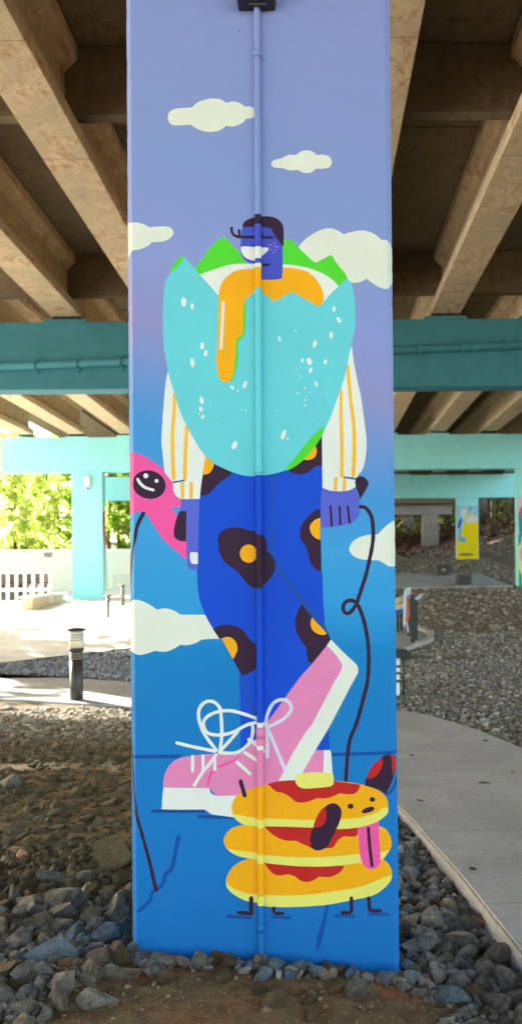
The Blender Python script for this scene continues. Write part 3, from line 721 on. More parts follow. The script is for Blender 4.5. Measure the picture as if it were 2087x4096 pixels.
# white box lamp on the left cyan column
b = at(353, 1944, 32.4)
root = empty('wall_box_lamp', (b.x, 32.4, b.z)); tag(root, 'small white box light on the left cyan column', 'lamp')
m = MB(); m.box(-.10, .10, -.14, -.001, -.05, .36, bev=.02); m.build('housing', flat('white_metal', 225, 228, 226, .5, bmp=0), root)
m = MB(); m.prism([(-.04, -.05), (.06, -.05), (.03, -.14), (-.01, -.14)], 'y', -.11, -.03); m.build('sensor', flat('grey_metal', 128, 130, 130, .5, bmp=0), root)

# sloping pipe on the teal cap beam
def drain():
    a, b = at(-500, 1488, 17.5), at(2700, 1353, 17.5)
    root = empty('drain_pipe', a); tag(root, 'teal pipe strapped along the face of the dark teal beam', 'pipe')
    inv = Matrix.Translation(-a); r = .075
    a.y = b.y = 17.6-r-.02
    m = MB(); m.tube([a, b], r, 16); o = m.build('pipe', M_TEAL, root); o.matrix_parent_inverse = inv
    for px in (-200, -28, 141, 309, 483, 680, 870, 1060, 1250, 1440, 1680, 1850, 2023, 2200):
        t = (px+500)/3200; c = a.lerp(b, t); d = (b-a).normalized()
        m = MB(); m.tube([c-d*.03, c+d*.03], r+.012, 16)
        m.box(c.x-.03, c.x+.03, 17.575, 17.597, c.z-.17, c.z+.16)
        o = m.build('clamp', M_TEAL, root); o.matrix_parent_inverse = inv
    c = a.lerp(b, (1928+500)/3200); d = (b-a).normalized(); m = MB(); m.tube([c-d*.22, c+d*.24], r+.006, 16); o = m.build('coupling', M_TEAL, root); o.matrix_parent_inverse = inv
drain()

# old brown bridge beyond
def far_bridge():
    y = 66.0
    root = empty('old_bridge', (8, y, 2)); tag(root, 'old brown concrete bridge bent with square columns behind the farthest pier', 'bridge')
    inv = Matrix.Translation(-root.location)
    def z(py): return EYE + (PY-py)/F*y
    def x(px): return (px-PX)/F*y
    m = MB(); m.box(-11.5, x(1808), y, y+1.3, z(2062), z(2020)); o = m.build('cap_beam', M_PLAIN, root); o.matrix_parent_inverse = inv
    m = MB(); m.box(-11.5, x(1810), y-.4, y+9, z(2018), z(2008)); m.box(-11.5, x(1812), y-.2, y+9, z(2006), z(1975)); o = m.build('deck', M_DIAP, root); o.matrix_parent_inverse = inv
    for a, b, yy in ((1690, 1755, 0), (1350, 1415, 0), (1607, 1655, 14), (1020, 1085, 0)):
        k = (y+yy)/y
        m = MB(); m.box(x(a)*k, x(b)*k, y+yy, y+yy+1.1, 0, z(2063)-.0 if yy == 0 else 8, bev=.03); o = m.build('column', M_PLAIN, root); o.matrix_parent_inverse = inv
far_bridge()
# ================================================================== GROUND
def vnoise(x, y, s, seed=0):
    """cheap value noise, numpy"""
    x = np.asarray(x)*s+seed*17.3; y = np.asarray(y)*s+seed*9.1
    xi = np.floor(x); yi = np.floor(y); u = x-xi; v = y-yi; u = u*u*(3-2*u); v = v*v*(3-2*v)
    def h(a, b): q = np.sin(a*127.1+b*311.7+seed*74.7)*43758.5453; return q-np.floor(q)
    return (h(xi, yi)*(1-u)+h(xi+1, yi)*u)*(1-v)+(h(xi, yi+1)*(1-u)+h(xi+1, yi+1)*u)*v - .5
def gzn(x, y):
    z = gz(x, y)
    nr = np.clip((14-np.asarray(y))/8, 0, 1)
    z = z + vnoise(x, y, 9, 1)*.022*nr + vnoise(x, y, 26, 2)*.010*nr + vnoise(x, y, 70, 4)*.005*nr + vnoise(x, y, .5, 3)*.12*np.clip((np.asarray(y)-44)/10, 0, 1)
    return z
def soil():
    m, nt, bs = new_mat('ground_soil'); p = geopos(nt)
    n1 = noise(nt, 1.1, 8, .62, p, .5); n2 = noise(nt, 9, 8, .68, p, .3); n3 = noise(nt, 60, 6, .7, p)
    sx = N(nt, 'ShaderNodeSeparateXYZ'); nt.links.new(p, sx.inputs[0])
    brown = rgb(104, 84, 54); red = rgb(146, 84, 54); grey = rgb(104, 94, 78)
    base = ramp(nt, n2.outputs[0], [(.3, rgb(80, 67, 46)[:3]), (.5, rgb(110, 93, 65)[:3]), (.72, rgb(138, 118, 84)[:3])])
    rp = noise(nt, 3.2, 5, .6, p, .4)
    rf = ramp(nt, rp.outputs[0], [(.48, (0, 0, 0)), (.62, (1, 1, 1))])
    nearr = N(nt, 'ShaderNodeMapRange'); nt.links.new(sx.outputs[1], nearr.inputs[0]); nearr.inputs[1].default_value = 3.35; nearr.inputs[2].default_value = 3.62; nearr.inputs[3].default_value = .25; nearr.inputs[4].default_value = 1
    nf = N(nt, 'ShaderNodeMapRange'); nt.links.new(sx.outputs[1], nf.inputs[0]); nf.inputs[1].default_value = 3.7; nf.inputs[2].default_value = 4.6; nf.inputs[3].default_value = 1; nf.inputs[4].default_value = 0
    f = mathn(nt, 'MULTIPLY', mathn(nt, 'MULTIPLY', rf.outputs[0], nearr.outputs[0]), nf.outputs[0])
    c = mixc(nt, f, base.outputs[0], red)
    ff = N(nt, 'ShaderNodeMapRange'); nt.links.new(sx.outputs[1], ff.inputs[0]); ff.inputs[1].default_value = 7; ff.inputs[2].default_value = 16
    c = mixc(nt, mathn(nt, 'MULTIPLY', ff.outputs[0], .75), c, grey)
    fr = N(nt, 'ShaderNodeMapRange'); nt.links.new(sx.outputs[1], fr.inputs[0]); fr.inputs[1].default_value = 44; fr.inputs[2].default_value = 56
    c = mixc(nt, mathn(nt, 'MULTIPLY', fr.outputs[0], n1.outputs[0]), c, rgb(92, 58, 42))
    nt.links.new(c, bs.inputs['Base Color']); bs.inputs['Roughness'].default_value = .95; bs.inputs['Specular IOR Level'].default_value = .15
    bump(nt, bs, mathn(nt, 'ADD', n2.outputs[0], mathn(nt, 'MULTIPLY', n3.outputs[0], .5)), .03, .9)
    return m
M_SOIL = soil()
def grid(xs, ys, name, mats):
    X, Y = np.meshgrid(xs, ys); Z = gzn(X, Y)
    V = np.stack([X.ravel(), Y.ravel(), Z.ravel()], 1); nx, ny = len(xs), len(ys)
    i = np.arange(nx-1); j = np.arange(ny-1); I, J = np.meshgrid(i, j); a = (J*nx+I).ravel()
    Fq = np.stack([a, a+1, a+1+nx, a+nx], 1)
    return mesh_np(name, V, Fq, mats, smooth=True)
xs = np.concatenate([-np.geomspace(260, 6, 40), np.linspace(-5.8, -2.3, 36), np.linspace(-2.2, 2.2, 190), np.linspace(2.3, 5.8, 36), np.geomspace(6, 260, 40)])
ys = np.concatenate([np.linspace(-40, 1.5, 12), np.linspace(1.8, 5.2, 170), np.linspace(5.3, 14, 90), np.arange(14.15, 26, .15), np.geomspace(26.2, 300, 110)])
o = grid(xs, ys, 'ground', [M_SOIL]); tag(o, kind='structure')

# paths, pads and kerbs
def Pz(px, py, z=0.0):
    rx, rz = ray(px, py); y = (z-EYE)/rz; return (rx*y, y)
def slab(name, pts, z, mat, th=.14, follow=False, sub=None):
    bm = bmesh.new()
    top = [bm.verts.new((x, y, z if not follow else float(gz(x, y))+z)) for x, y in pts]
    f = bm.faces.new(top)
    r = bmesh.ops.extrude_face_region(bm, geom=[f]); bmesh.ops.translate(bm, vec=(0, 0, -th), verts=[v for v in r['geom'] if isinstance(v, bmesh.types.BMVert)])
    bmesh.ops.recalc_face_normals(bm, faces=bm.faces)
    bmesh.ops.bevel(bm, geom=[e for e in bm.edges if e.verts[0].co.z > z-.01 and e.verts[1].co.z > z-.01 and not follow], offset=.012, segments=2, affect='EDGES')
    me = bpy.data.meshes.new(name); bm.to_mesh(me); bm.free()
    o = link(name, me, None, [mat]); tag(o, kind='structure'); return o
def path_mat(name, kk):
    m, nt, bs = new_mat(name); p = geopos(nt)
    n1 = noise(nt, 1.3, 7, .65, p, .3); n2 = noise(nt, 30, 5, .6, p); n5 = noise(nt, 300, 3, .6, p)
    c = ramp(nt, n1.outputs[0], [(.3, rgb(156*kk, 153*kk, 146*kk)[:3]), (.55, rgb(176*kk, 173*kk, 168*kk)[:3]), (.75, rgb(188*kk, 186*kk, 181*kk)[:3])])
    c2 = mixc(nt, .35, c.outputs[0], n2.outputs[0], 'OVERLAY')
    # tooled joints every 1.2 m along a bearing
    mp = N(nt, 'ShaderNodeMapping'); mp.inputs['Rotation'].default_value = (0, 0, math.radians(-4)); nt.links.new(p, mp.inputs[0])
    sx = N(nt, 'ShaderNodeSeparateXYZ'); nt.links.new(mp.outputs[0], sx.inputs[0])
    w = mathn(nt, 'ABSOLUTE', mathn(nt, 'SUBTRACT', mathn(nt, 'FRACT', mathn(nt, 'DIVIDE', sx.outputs[1], 1.22)), .5))
    j = mathn(nt, 'LESS_THAN', w, .008)
    c3 = mixc(nt, mathn(nt, 'MULTIPLY', j, .28), c2, (.12, .11, .1, 1))
    nt.links.new(c3, bs.inputs['Base Color']); bs.inputs['Roughness'].default_value = .8; bs.inputs['Specular IOR Level'].default_value = .3
    mp2 = N(nt, 'ShaderNodeMapping'); mp2.inputs['Scale'].default_value = (4, 160, 1); nt.links.new(p, mp2.inputs[0])
    br = noise(nt, 2, 3, .6, mp2.outputs[0])
    h = mathn(nt, 'SUBTRACT', mathn(nt, 'ADD', mathn(nt, 'MULTIPLY', br.outputs[0], .25), mathn(nt, 'MULTIPLY', n5.outputs[0], .3)), mathn(nt, 'MULTIPLY', j, 3))
    bump(nt, bs, h, .004, .5); return m
M_BROOM = path_mat('broom_concrete', .9); M_BLEACH = path_mat('bleached_concrete', 1.24)  # bleached tone pushed paler to bounce more sun onto the bridge
def sm(pts, n=6): return smooth_open([(a, b, 0) for a, b in pts], n)
PL = [Pz(*p) for p in ((-900, 2765), (-400, 2786), (0, 2796), (300, 2812), (520, 2826), (900, 2880), (1300, 3010), (1590, 3228), (1700, 3345), (1830, 3490), (1950, 3640), (2087, 3812), (2300, 4100), (2520, 4500))]
PR = [Pz(*p) for p in ((-900, 2690), (-400, 2692), (0, 2698), (300, 2712), (520, 2726), (900, 2760), (1300, 2806), (1600, 2843), (1700, 2856), (1800, 2884), (1900, 2915), (2000, 2954), (2087, 2992), (2600, 3260))]
PATH = sm(PL) + sm(PR)[::-1]
slab('path', PATH, 0.0, M_BROOM, .2)
pavG = [(p.x, p.y) for p in (G(-700, 2672), G(-400, 2668), G(0, 2661), G(260, 2632), G(520, 2603), G(700, 2585))]
# bigger plaza under the second span on the left
def sheet(name, poly, dz, mat, step=.5):
    x0, x1 = min(p[0] for p in poly), max(p[0] for p in poly); y0, y1 = min(p[1] for p in poly), max(p[1] for p in poly)
    vs = [Vector(p) for p in poly]; es = []
    xs_ = np.arange(x0-.1, x1+step, step); ys_ = np.arange(y0-.1, y1+step, step)
    for a in ys_: es.append((len(vs), len(vs)+1)); vs += [Vector((x0-1, a)), Vector((x1+1, a))]
    for a in np.arange(x0+.3, x1, 2.0): es.append((len(vs), len(vs)+1)); vs += [Vector((a, y0-1)), Vector((a, y1+1))]
    A = sum(a[0]*b[1]-b[0]*a[1] for a, b in zip(poly, poly[1:]+poly[:1])); fc = list(range(len(poly)))
    v, e, f, *_r, of = delaunay_2d_cdt(vs, es, [fc if A > 0 else fc[::-1]], 1, 1e-4)
    me = bpy.data.meshes.new(name); me.from_pydata([(p.x, p.y, float(gz(p.x, p.y))+dz) for p in v], [], [q for q, o in zip(f, of) if o]); me.update()
    o = link(name, me, None, [mat]); tag(o, kind='structure'); return o
PLAZA = [(-60, -30), (-8.5, -30), (-8.5, 6.5), (-13, 8), (-13.5, 15.0)] + pavG + [(-2.6, 23), (-2.6, 30), (-2.6, 40), (-60, 40)]  # unseen stretch beside the near span added to bounce sun onto the girders
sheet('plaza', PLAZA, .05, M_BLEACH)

def inpoly(x, y, poly):
    x = np.asarray(x); y = np.asarray(y); c = np.zeros(x.shape, bool); n = len(poly)
    for i in range(n):
        x1, y1 = poly[i][:2]; x2, y2 = poly[i-1][:2]
        if y1 == y2: continue
        c ^= ((y1 > y) != (y2 > y)) & (x < (x2-x1)*(y-y1)/(y2-y1)+x1)
    return c
# stage pad on the right
pad = [G(1500, 2356), G(1590, 2356), G(2050, 2349), G(1915, 2300), G(1590, 2297), G(1450, 2297)]
PADP = [(p.x, p.y) for p in pad]
bm = bmesh.new()
vt = [bm.verts.new((p.x, p.y, p.z+.05)) for p in pad]; f = bm.faces.new(vt)
r = bmesh.ops.extrude_face_region(bm, geom=[f]); bmesh.ops.translate(bm, vec=(0, 0, -.3), verts=[v for v in r['geom'] if isinstance(v, bmesh.types.BMVert)])
bmesh.ops.recalc_face_normals(bm, faces=bm.faces); me = bpy.data.meshes.new('concrete_pad'); bm.to_mesh(me); bm.free()
tag(link('concrete_pad', me, None, [M_BROOM]), kind='structure')
# kerb with a corner around the small play area
kp = [G(1480, 2655), G(1633, 2606), G(1733, 2568), G(1734, 2541), G(1668, 2512), G(1560, 2478), G(1450, 2460)]
bm = bmesh.new(); cen = Vector((sum(p.x for p in kp)/7-1.2, sum(p.y for p in kp)/7, 0)); prev = None
for p in kp:
    d = (Vector((cen.x, cen.y, 0))-Vector((p.x, p.y, 0))).normalized()*.16
    q = [bm.verts.new(v) for v in ((p.x, p.y, p.z-.1), (p.x, p.y, p.z+.09), (p.x+d.x, p.y+d.y, p.z+.09), (p.x+d.x, p.y+d.y, p.z-.1))]
    if prev:
        for i in range(4): bm.faces.new((prev[i], q[i], q[(i+1) % 4], prev[(i+1) % 4]))
    prev = q
bmesh.ops.recalc_face_normals(bm, faces=bm.faces); me = bpy.data.meshes.new('kerb'); bm.to_mesh(me); bm.free()
tag(link('kerb', me, None, [M_BROOM]), kind='structure')
KERBP = [(p.x, p.y) for p in kp]
fl = [(p.x+(cen.x-p.x)*.05, p.y+(cen.y-p.y)*.03, p.z+.03) for p in kp]
bm = bmesh.new(); bm.faces.new([bm.verts.new(v) for v in fl]); bmesh.ops.triangulate(bm, faces=bm.faces); bmesh.ops.recalc_face_normals(bm, faces=bm.faces)
me = bpy.data.meshes.new('play_surface'); bm.to_mesh(me); bm.free(); tag(link('play_surface', me, None, [flat('fine_gravel', 128, 130, 132, .9, var=.25, sc=14, bmp=.02)]), kind='structure')

# ================================================================== ROCKS
def rock_base(seed, sub, cuts=11, flatten=.75):
    r = np.random.default_rng(seed)
    bm = bmesh.new(); bmesh.ops.create_icosphere(bm, subdivisions=sub, radius=1); bm.verts.ensure_lookup_table()
    V = np.array([v.co[:] for v in bm.verts]); Fa = np.array([[v.index for v in f.verts] for f in bm.faces]); bm.free()
    for i in range(cuts):
        n = r.normal(size=3); n[2] *= .9; n /= np.linalg.norm(n); d = r.uniform(.38, .78)
        s = V@n; V = V - np.outer(np.clip(s-d, 0, None), n)
    V = V + .02*np.sin(V*np.array([5.1, 6.3, 4.7])+r.uniform(0, 6, 3))[:, [1, 2, 0]]
    V *= np.array([r.uniform(.85, 1.2), r.uniform(.52, .8), r.uniform(.42, flatten)])
    V /= np.abs(V[:, :2]).max()
    return V, Fa
def rock_mat(name, stops, rand=True, patina=None, bsc=1.0, tint=False):
    m, nt, bs = new_mat(name); p = objco(nt)
    oi = N(nt, 'ShaderNodeObjectInfo')
    add = N(nt, 'ShaderNodeVectorMath', operation='ADD'); nt.links.new(p, add.inputs[0])
    if not tint:
        cb = N(nt, 'ShaderNodeCombineXYZ'); 
        for i in range(3): nt.links.new(mathn(nt, 'MULTIPLY', oi.outputs['Random'], 50.0+13*i), cb.inputs[i])
        nt.links.new(cb.outputs[0], add.inputs[1])
    q = add.outputs[0]
    n1 = noise(nt, 1.6*bsc, 6, .65, q, .5); n2 = noise(nt, 11*bsc, 6, .7, q); n3 = noise(nt, 50*bsc, 4, .7, q)
    if tint:
        at_ = N(nt, 'ShaderNodeVertexColor'); at_.layer_name = 'tint'; basec = at_.outputs[0]
    else:
        basec = ramp(nt, oi.outputs['Random'], stops, 'LINEAR').outputs[0]
    v = ramp(nt, n2.outputs[0], [(.32, (.5, .5, .5)), (.52, (1, 1, 1)), (.7, (1.55, 1.52, 1.45))])
    c = mixc(nt, .85, basec, v.outputs[0], 'MULTIPLY')
    if patina is not None:
        pf = ramp(nt, n1.outputs[0], [(.45, (0, 0, 0)), (.62, (1, 1, 1))])
        c = mixc(nt, mathn(nt, 'MULTIPLY', pf.outputs[0], .75), c, patina)
    nt.links.new(c, bs.inputs['Base Color']); bs.inputs['Roughness'].default_value = .85; bs.inputs['Specular IOR Level'].default_value = .25
    h = mathn(nt, 'ADD', mathn(nt, 'MULTIPLY', n2.outputs[0], 1.0), mathn(nt, 'MULTIPLY', n3.outputs[0], .4))
    bump(nt, bs, h, .22/bsc if not tint else .012, 1.0); return m
G1 = [(0, rgb(136, 131, 122)[:3]), (.2, rgb(192, 186, 174)[:3]), (.4, rgb(156, 142, 120)[:3]), (.55, rgb(206, 198, 183)[:3]), (.7, rgb(156, 155, 149)[:3]), (.85, rgb(182, 178, 168)[:3]), (1, rgb(168, 146, 116)[:3])]
B1 = [(0, rgb(146, 166, 176)[:3]), (.5, rgb(132, 156, 178)[:3]), (1, rgb(160, 168, 168)[:3])]
R_GREY = rock_mat('rock_grey', G1, patina=rgb(104, 88, 62))
R_BLUE = rock_mat('rock_overspray', B1, patina=rgb(112, 116, 112))
R_ORNG = rock_mat('rock_orange', [(0, rgb(176, 128, 78)[:3]), (1, rgb(150, 118, 72)[:3])], patina=rgb(136, 124, 86))
R_DUST = rock_mat('rock_dusty', [(0, rgb(130, 114, 84)[:3]), (.5, rgb(114, 98, 70)[:3]), (1, rgb(146, 132, 100)[:3])], patina=rgb(104, 84, 54))
R_TAN = rock_mat('rock_tan', [(0, rgb(196, 172, 128)[:3]), (1, rgb(190, 168, 126)[:3])], patina=rgb(156, 146, 118))
ROCKM = {}
def rock_mesh(i, mt, sub=4):
    key = (i, mt.name)
    if key not in ROCKM:
        V, Fa = rock_base(100+i, sub)
        me = bpy.data.meshes.new('rock'); me.from_pydata(V.tolist(), [], Fa.tolist()); me.update()
        me.polygons.foreach_set('use_smooth', [True]*len(Fa)); me.materials.append(mt)
        me.set_sharp_from_angle(angle=math.radians(24)) if hasattr(me, 'set_sharp_from_angle') else None
        ROCKM[key] = (me, V[:, 2].min(), V[:, 2].max())
    return ROCKM[key]
NR = 0
PLACED = []
def rock(x, y, s, mt, label, i=None, rot=None, sc=(1, 1, 1), sink=.35, z=None, group=None, tilt=.35):
    global NR
    rs = random.Random(NR*31+5); NR += 1
    i = rs.randrange(16) if i is None else i
    me, lo, hi = rock_mesh(i, mt)
    o = bpy.data.objects.new('rock', me); COL.objects.link(o)
    o.rotation_euler = (rs.uniform(-tilt, tilt), rs.uniform(-tilt, tilt), rs.uniform(0, 6.28) if rot is None else rot)
    o.scale = (s*sc[0], s*sc[1], s*sc[2])
    zz = float(gzn(x, y)) if z is None else z
    o.location = (x, y, zz - lo*s*sc[2]*(1-2*sink))
    tag(o, label, 'rock', group); PLACED.append((x, y, s)); return o
def Gp(px, py):
    g = G(px, py); return g.x, g.y
K = DP/F
# special stones: (px, py of base, half width in px, material, label, options)
SPECIAL = [
    (455, 3500, 76, R_TAN, 'largest tan boulder leaning against the left side of the pillar', dict(i=8, sc=(1, .7, 1.75), rot=.3, sink=.12, tilt=.1)),
    (45, 3150, 46, R_GREY, 'upright dark grey stone at the left edge halfway down the dirt', dict(i=5, sc=(1, .8, 1.2))),
    (92, 3185, 36, R_DUST, 'squat tan stone just right of the dark grey stone at the left edge', dict(i=6, sc=(1, .8, 1.1))),
    (200, 3530, 72, R_GREY, 'broad flat-topped grey stone above the rubble at the left', dict(i=1, sc=(1.1, .7, .9), rot=.1)),
    (335, 3620, 36, R_GREY, 'pointed grey stone standing upright in the left rubble', dict(i=8, sc=(.9, .8, 1.9), tilt=.1, sink=.15)),
    (215, 3855, 110, R_BLUE, 'largest blue-grey slab in the left rubble', dict(i=2, sc=(1.1, .8, .8), rot=.15)),
    (300, 3880, 60, R_ORNG, 'orange-topped stone in the left rubble', dict(i=4, sc=(1, .8, 1.0), rot=.2)),
    (300, 3765, 62, R_BLUE, 'rounded blue-tinged stone above the largest slab', dict(i=7, sc=(1.1, .8, .8))),
    (432, 3845, 44, R_BLUE, 'blue stone with a rust corner left of the pillar foot', dict(i=9, sc=(.9, .9, 1.3))),
    (470, 3740, 46, R_BLUE, 'tall pale blue stone beside the lower left edge of the pillar', dict(i=10, sc=(.9, .8, 1.5), tilt=.15)),
    (545, 3830, 46, R_BLUE, 'blue-topped stone against the pillar\'s bottom left corner', dict(i=11, sc=(1, .7, 1.0))),
    (630, 3850, 82, R_GREY, 'long low grey stone in front of the pillar\'s left foot', dict(i=12, sc=(1.25, .5, .6), rot=-.12, tilt=.1)),
    (745, 3800, 48, R_BLUE, 'blocky grey-blue stone under the painted crack line', dict(i=13, sc=(1.05, .7, .9), rot=-.05)),
    (865, 3856, 37, R_ORNG, 'tan brown upright stone in the middle of the row at the pillar foot', dict(i=14, sc=(.95, .8, 1.25), tilt=.1)),
    (935, 3830, 62, R_GREY, 'wide pale stone left of the conduit at the pillar foot', dict(i=15, sc=(1.1, .6, .85), rot=.1)),
    (1030, 3885, 46, R_GREY, 'blocky stone in front of the conduit foot', dict(i=0, sc=(1, .8, 1.1))),
    (885, 3925, 44, R_DUST, 'dusty round stone half sunk in the red dirt before the pillar', dict(i=5, sc=(1, .9, .9))),
    (1145, 3845, 54, R_GREY, 'angular stone just right of the conduit foot', dict(i=1, sc=(1, .7, 1.1))),
    (1305, 3895, 62, R_GREY, 'biggest grey block against the pillar foot right of the conduit', dict(i=3, sc=(1, .8, 1.1))),
    (1405, 3905, 60, R_BLUE, 'blue-tinted slab leaning at the pillar foot near its right corner', dict(i=6, sc=(1.1, .6, 1.0))),
    (1425, 3990, 55, R_GREY, 'large upright grey stone below the right half of the pillar', dict(i=8, sc=(1, .8, 1.3), tilt=.15)),
    (1550, 3945, 44, R_BLUE, 'pale blue stone at the pillar\'s bottom right corner', dict(i=9, sc=(1, .8, 1.1))),
    (1625, 3880, 44, R_BLUE, 'long blue stone leaning on the right edge of the pillar', dict(i=12, sc=(.8, 1.2, 1.1), rot=1.1)),
    (1710, 3865, 46, R_GREY, 'brown-grey upright stone right of the pillar foot', dict(i=14, sc=(.9, .8, 1.3), tilt=.2)),
    (1850, 3800, 58, R_GREY, 'big smooth grey stone in the rubble beside the path edge', dict(i=15, sc=(1.1, .8, .9))),
    (2010, 4070, 88, R_GREY, 'largest pale grey stone at the bottom right corner', dict(i=2, sc=(1, .8, 1.1))),
    (1335, 3970, 40, R_ORNG, 'reddish brown stone in the dirt below the pillar', dict(i=4, sc=(1, .8, .8))),
    (85, 4060, 62, R_GREY, 'large flat-faced stone at the bottom left corner', dict(i=13, sc=(1, .8, 1.1))),
    (225, 4030, 78, R_GREY, 'wide grey stone in the bottom left row', dict(i=11, sc=(1.05, .7, .9))),
    (385, 4030, 68, R_GREY, 'smooth tan-edged stone ending the bottom left row', dict(i=10, sc=(1.05, .7, .85), rot=.1)),
    (345, 3945, 40, R_GREY, 'square grey stone above the bottom left row', dict(i=0, sc=(1, .8, 1.0), rot=0, tilt=.1)),
    (480, 3915, 78, R_GREY, 'long tilted grey stone at the edge of the red dirt', dict(i=7, sc=(1.15, .6, .65), rot=.1, tilt=.1)),
    (1090, 4035, 60, R_DUST, 'dirt-covered stone embedded in the foreground soil', dict(i=5, sc=(1, .8, .8))),
    (1230, 4010, 50, R_DUST, 'flat brown stone embedded right of centre in the foreground soil', dict(i=6, sc=(1.2, .8, .6))),
    (1240, 4085, 52, R_DUST, 'green-brown stone at the bottom edge of the foreground soil', dict(i=9, sc=(1.1, .8, .8))),
    (1115, 4010, 40, R_DUST, 'small dusty stone beside the embedded foreground stones', dict(i=3, sc=(1.1, .8, .7))),
    (1040, 3975, 34, R_DUST, 'small tan stone on the red soil below the conduit', dict(i=11, sc=(1.1, .8, .8))),
    (660, 3945, 40, R_DUST, 'dusty dome-shaped stone in the red dirt left of centre', dict(i=15, sc=(1.1, .9, .8))),
]
for px, py, hw, mt, lab, kw in SPECIAL:
    g = G(px, py); s = hw*1.22*g.y/F
    rock(g.x, g.y + s*.25, s, mt, lab, **kw)
# round terracotta ball in the dirt
g = G(90, 3443); bm = bmesh.new(); bmesh.ops.create_uvsphere(bm, u_segments=24, v_segments=14, radius=22*g.y/F)
for v in bm.verts: v.co.z *= .95
for f in bm.faces: f.smooth = True
me = bpy.data.meshes.new('ball'); bm.to_mesh(me); bm.free()
o = link('ball', me, None, [flat('terracotta', 168, 116, 84, .8, var=.3, sc=30)]); o.location = (g.x, g.y, g.z+.03); tag(o, 'small round terracotta coloured ball lying in the dirt at the left', 'ball')
# a few fallen leaves
def leaf(px, py, s, c, lab, onpath=False):
    if onpath: x, y = Pz(px, py); z = .012
    else: g = G(px, py); x, y, z = g.x, g.y, g.z+.05
    bm = bmesh.new(); n = 9; cv = []
    for i in range(n):
        t = i/(n-1); w = math.sin(t*math.pi)**.7*.34; u = t-.5
        cv.append((bm.verts.new((u, -w, .12*abs(u)+.10*w)), bm.verts.new((u, 0, .05*math.cos(t*5))), bm.verts.new((u, w, .10*abs(u)+.14*w))))
    for a, b in zip(cv, cv[1:]):
        for k in (0, 1): bm.faces.new((a[k], b[k], b[k+1], a[k+1]))
    bmesh.ops.solidify(bm, geom=bm.faces[:], thickness=.015)
    me = bpy.data.meshes.new('leaf'); bm.to_mesh(me); bm.free(); o = link('fallen_leaf', me, None, [flat('dry_leaf', *c, .8, var=.3, sc=9)])
    o.location = (x, y, z); o.scale = (s,)*3; o.rotation_euler = (0, 0, px*1.0); tag(o, lab, 'leaf', 'fallen leaves'); return o
for px, py, s, c, lab, pth in ((2050, 3096, .10, (170, 130, 50), 'yellow dry leaf on the path nearest the right edge', 1), (1938, 3138, .15, (96, 84, 62), 'brown curled leaf in the middle of the path', 1), (1940, 2968, .13, (84, 74, 58), 'small dark leaf on the far part of the path', 1),
                          (1645, 3026, .10, (84, 74, 62), 'tiny leaf on the path close to the pillar', 1), (1680, 3210, .11, (108, 96, 78), 'grey leaf on the path below the tiny one', 1), (1890, 3485, .10, (88, 78, 62), 'brown leaf on the path near its rubble edge', 1),
                          (182, 3722, .04, (206, 142, 40), 'bright orange leaf between the rocks at the left', 0), (1935, 3735, .075, (176, 104, 66), 'reddish curled leaf in the rubble beside the path', 0)):
    leaf(px, py, s*(.62 if pth else 1), tuple(q*1.15 for q in c), lab, pth)

# individual rubble stones of the near field, then everything smaller as one mass
PILL = [(-.84, 3.66), (.40, 3.66), (.40, 4.24), (-.84, 4.24)]
DIRT = lambda x, y: (y < 3.60+.05*math.sin(x*9)-.1*abs(x+.25)) and (-.86-.25*(3.6-y) < x < .42+.5*(y-3.2))
def visible(x, y):
    px = PX + x/y*F
    return -60 < px < 2150
def lab_zone(x, y, mt):
    px = PX + x/y*F; c = {'rock_grey': 'grey', 'rock_overspray': 'blue-tinged', 'rock_dusty': 'dusty brown', 'rock_orange': 'rusty tan'}[mt.name]
    if px < 520: zone = 'in the rubble left of the pillar foot' if y < 4.4 else 'on the brown dirt slope left of the pillar'
    elif px > 1600: zone = 'in the dark rubble between pillar and path'
    else: zone = 'in the row along the foot of the pillar'
    return f'one of the {c} angular stones {zone}', f'{c} stones {zone}'
cand = []
rs = random.Random(11); tries = 0
pts = [(x, y, s) for x, y, s in PLACED]
rr_ = random.Random(23)
for q in range(26):      # closely packed row against the foot of the pillar
    x = -.83 + 1.25*q/25 + rr_.uniform(-.015, .015); s = rr_.uniform(.038, .062)
    if any((a-x)**2+(b-3.6)**2 < (.55*(s+c))**2 for a, b, c in pts): continue
    mt = R_BLUE if rr_.random() < .45 else (R_DUST if rr_.random() < .2 else R_GREY)
    l = {'rock_overspray': 'one of the blue-dusted stones packed in the row against the pillar foot', 'rock_dusty': 'one of the brown stones packed in the row against the pillar foot', 'rock_grey': 'one of the grey stones packed in the row against the pillar foot'}[mt.name]
    rock(x, 3.645-s*.6, s, mt, l, sc=(1, 1, rr_.uniform(1.0, 1.4)), sink=.08, group=l[11:]); pts.append((x, 3.645-s*.6, s))
def ok(x, y, s, f=.62):
    for a, b, c in pts:
        if (a-x)**2+(b-y)**2 < (f*(s+c))**2: return False
    return True
LIM = 300-NR-2
nplaced = 0
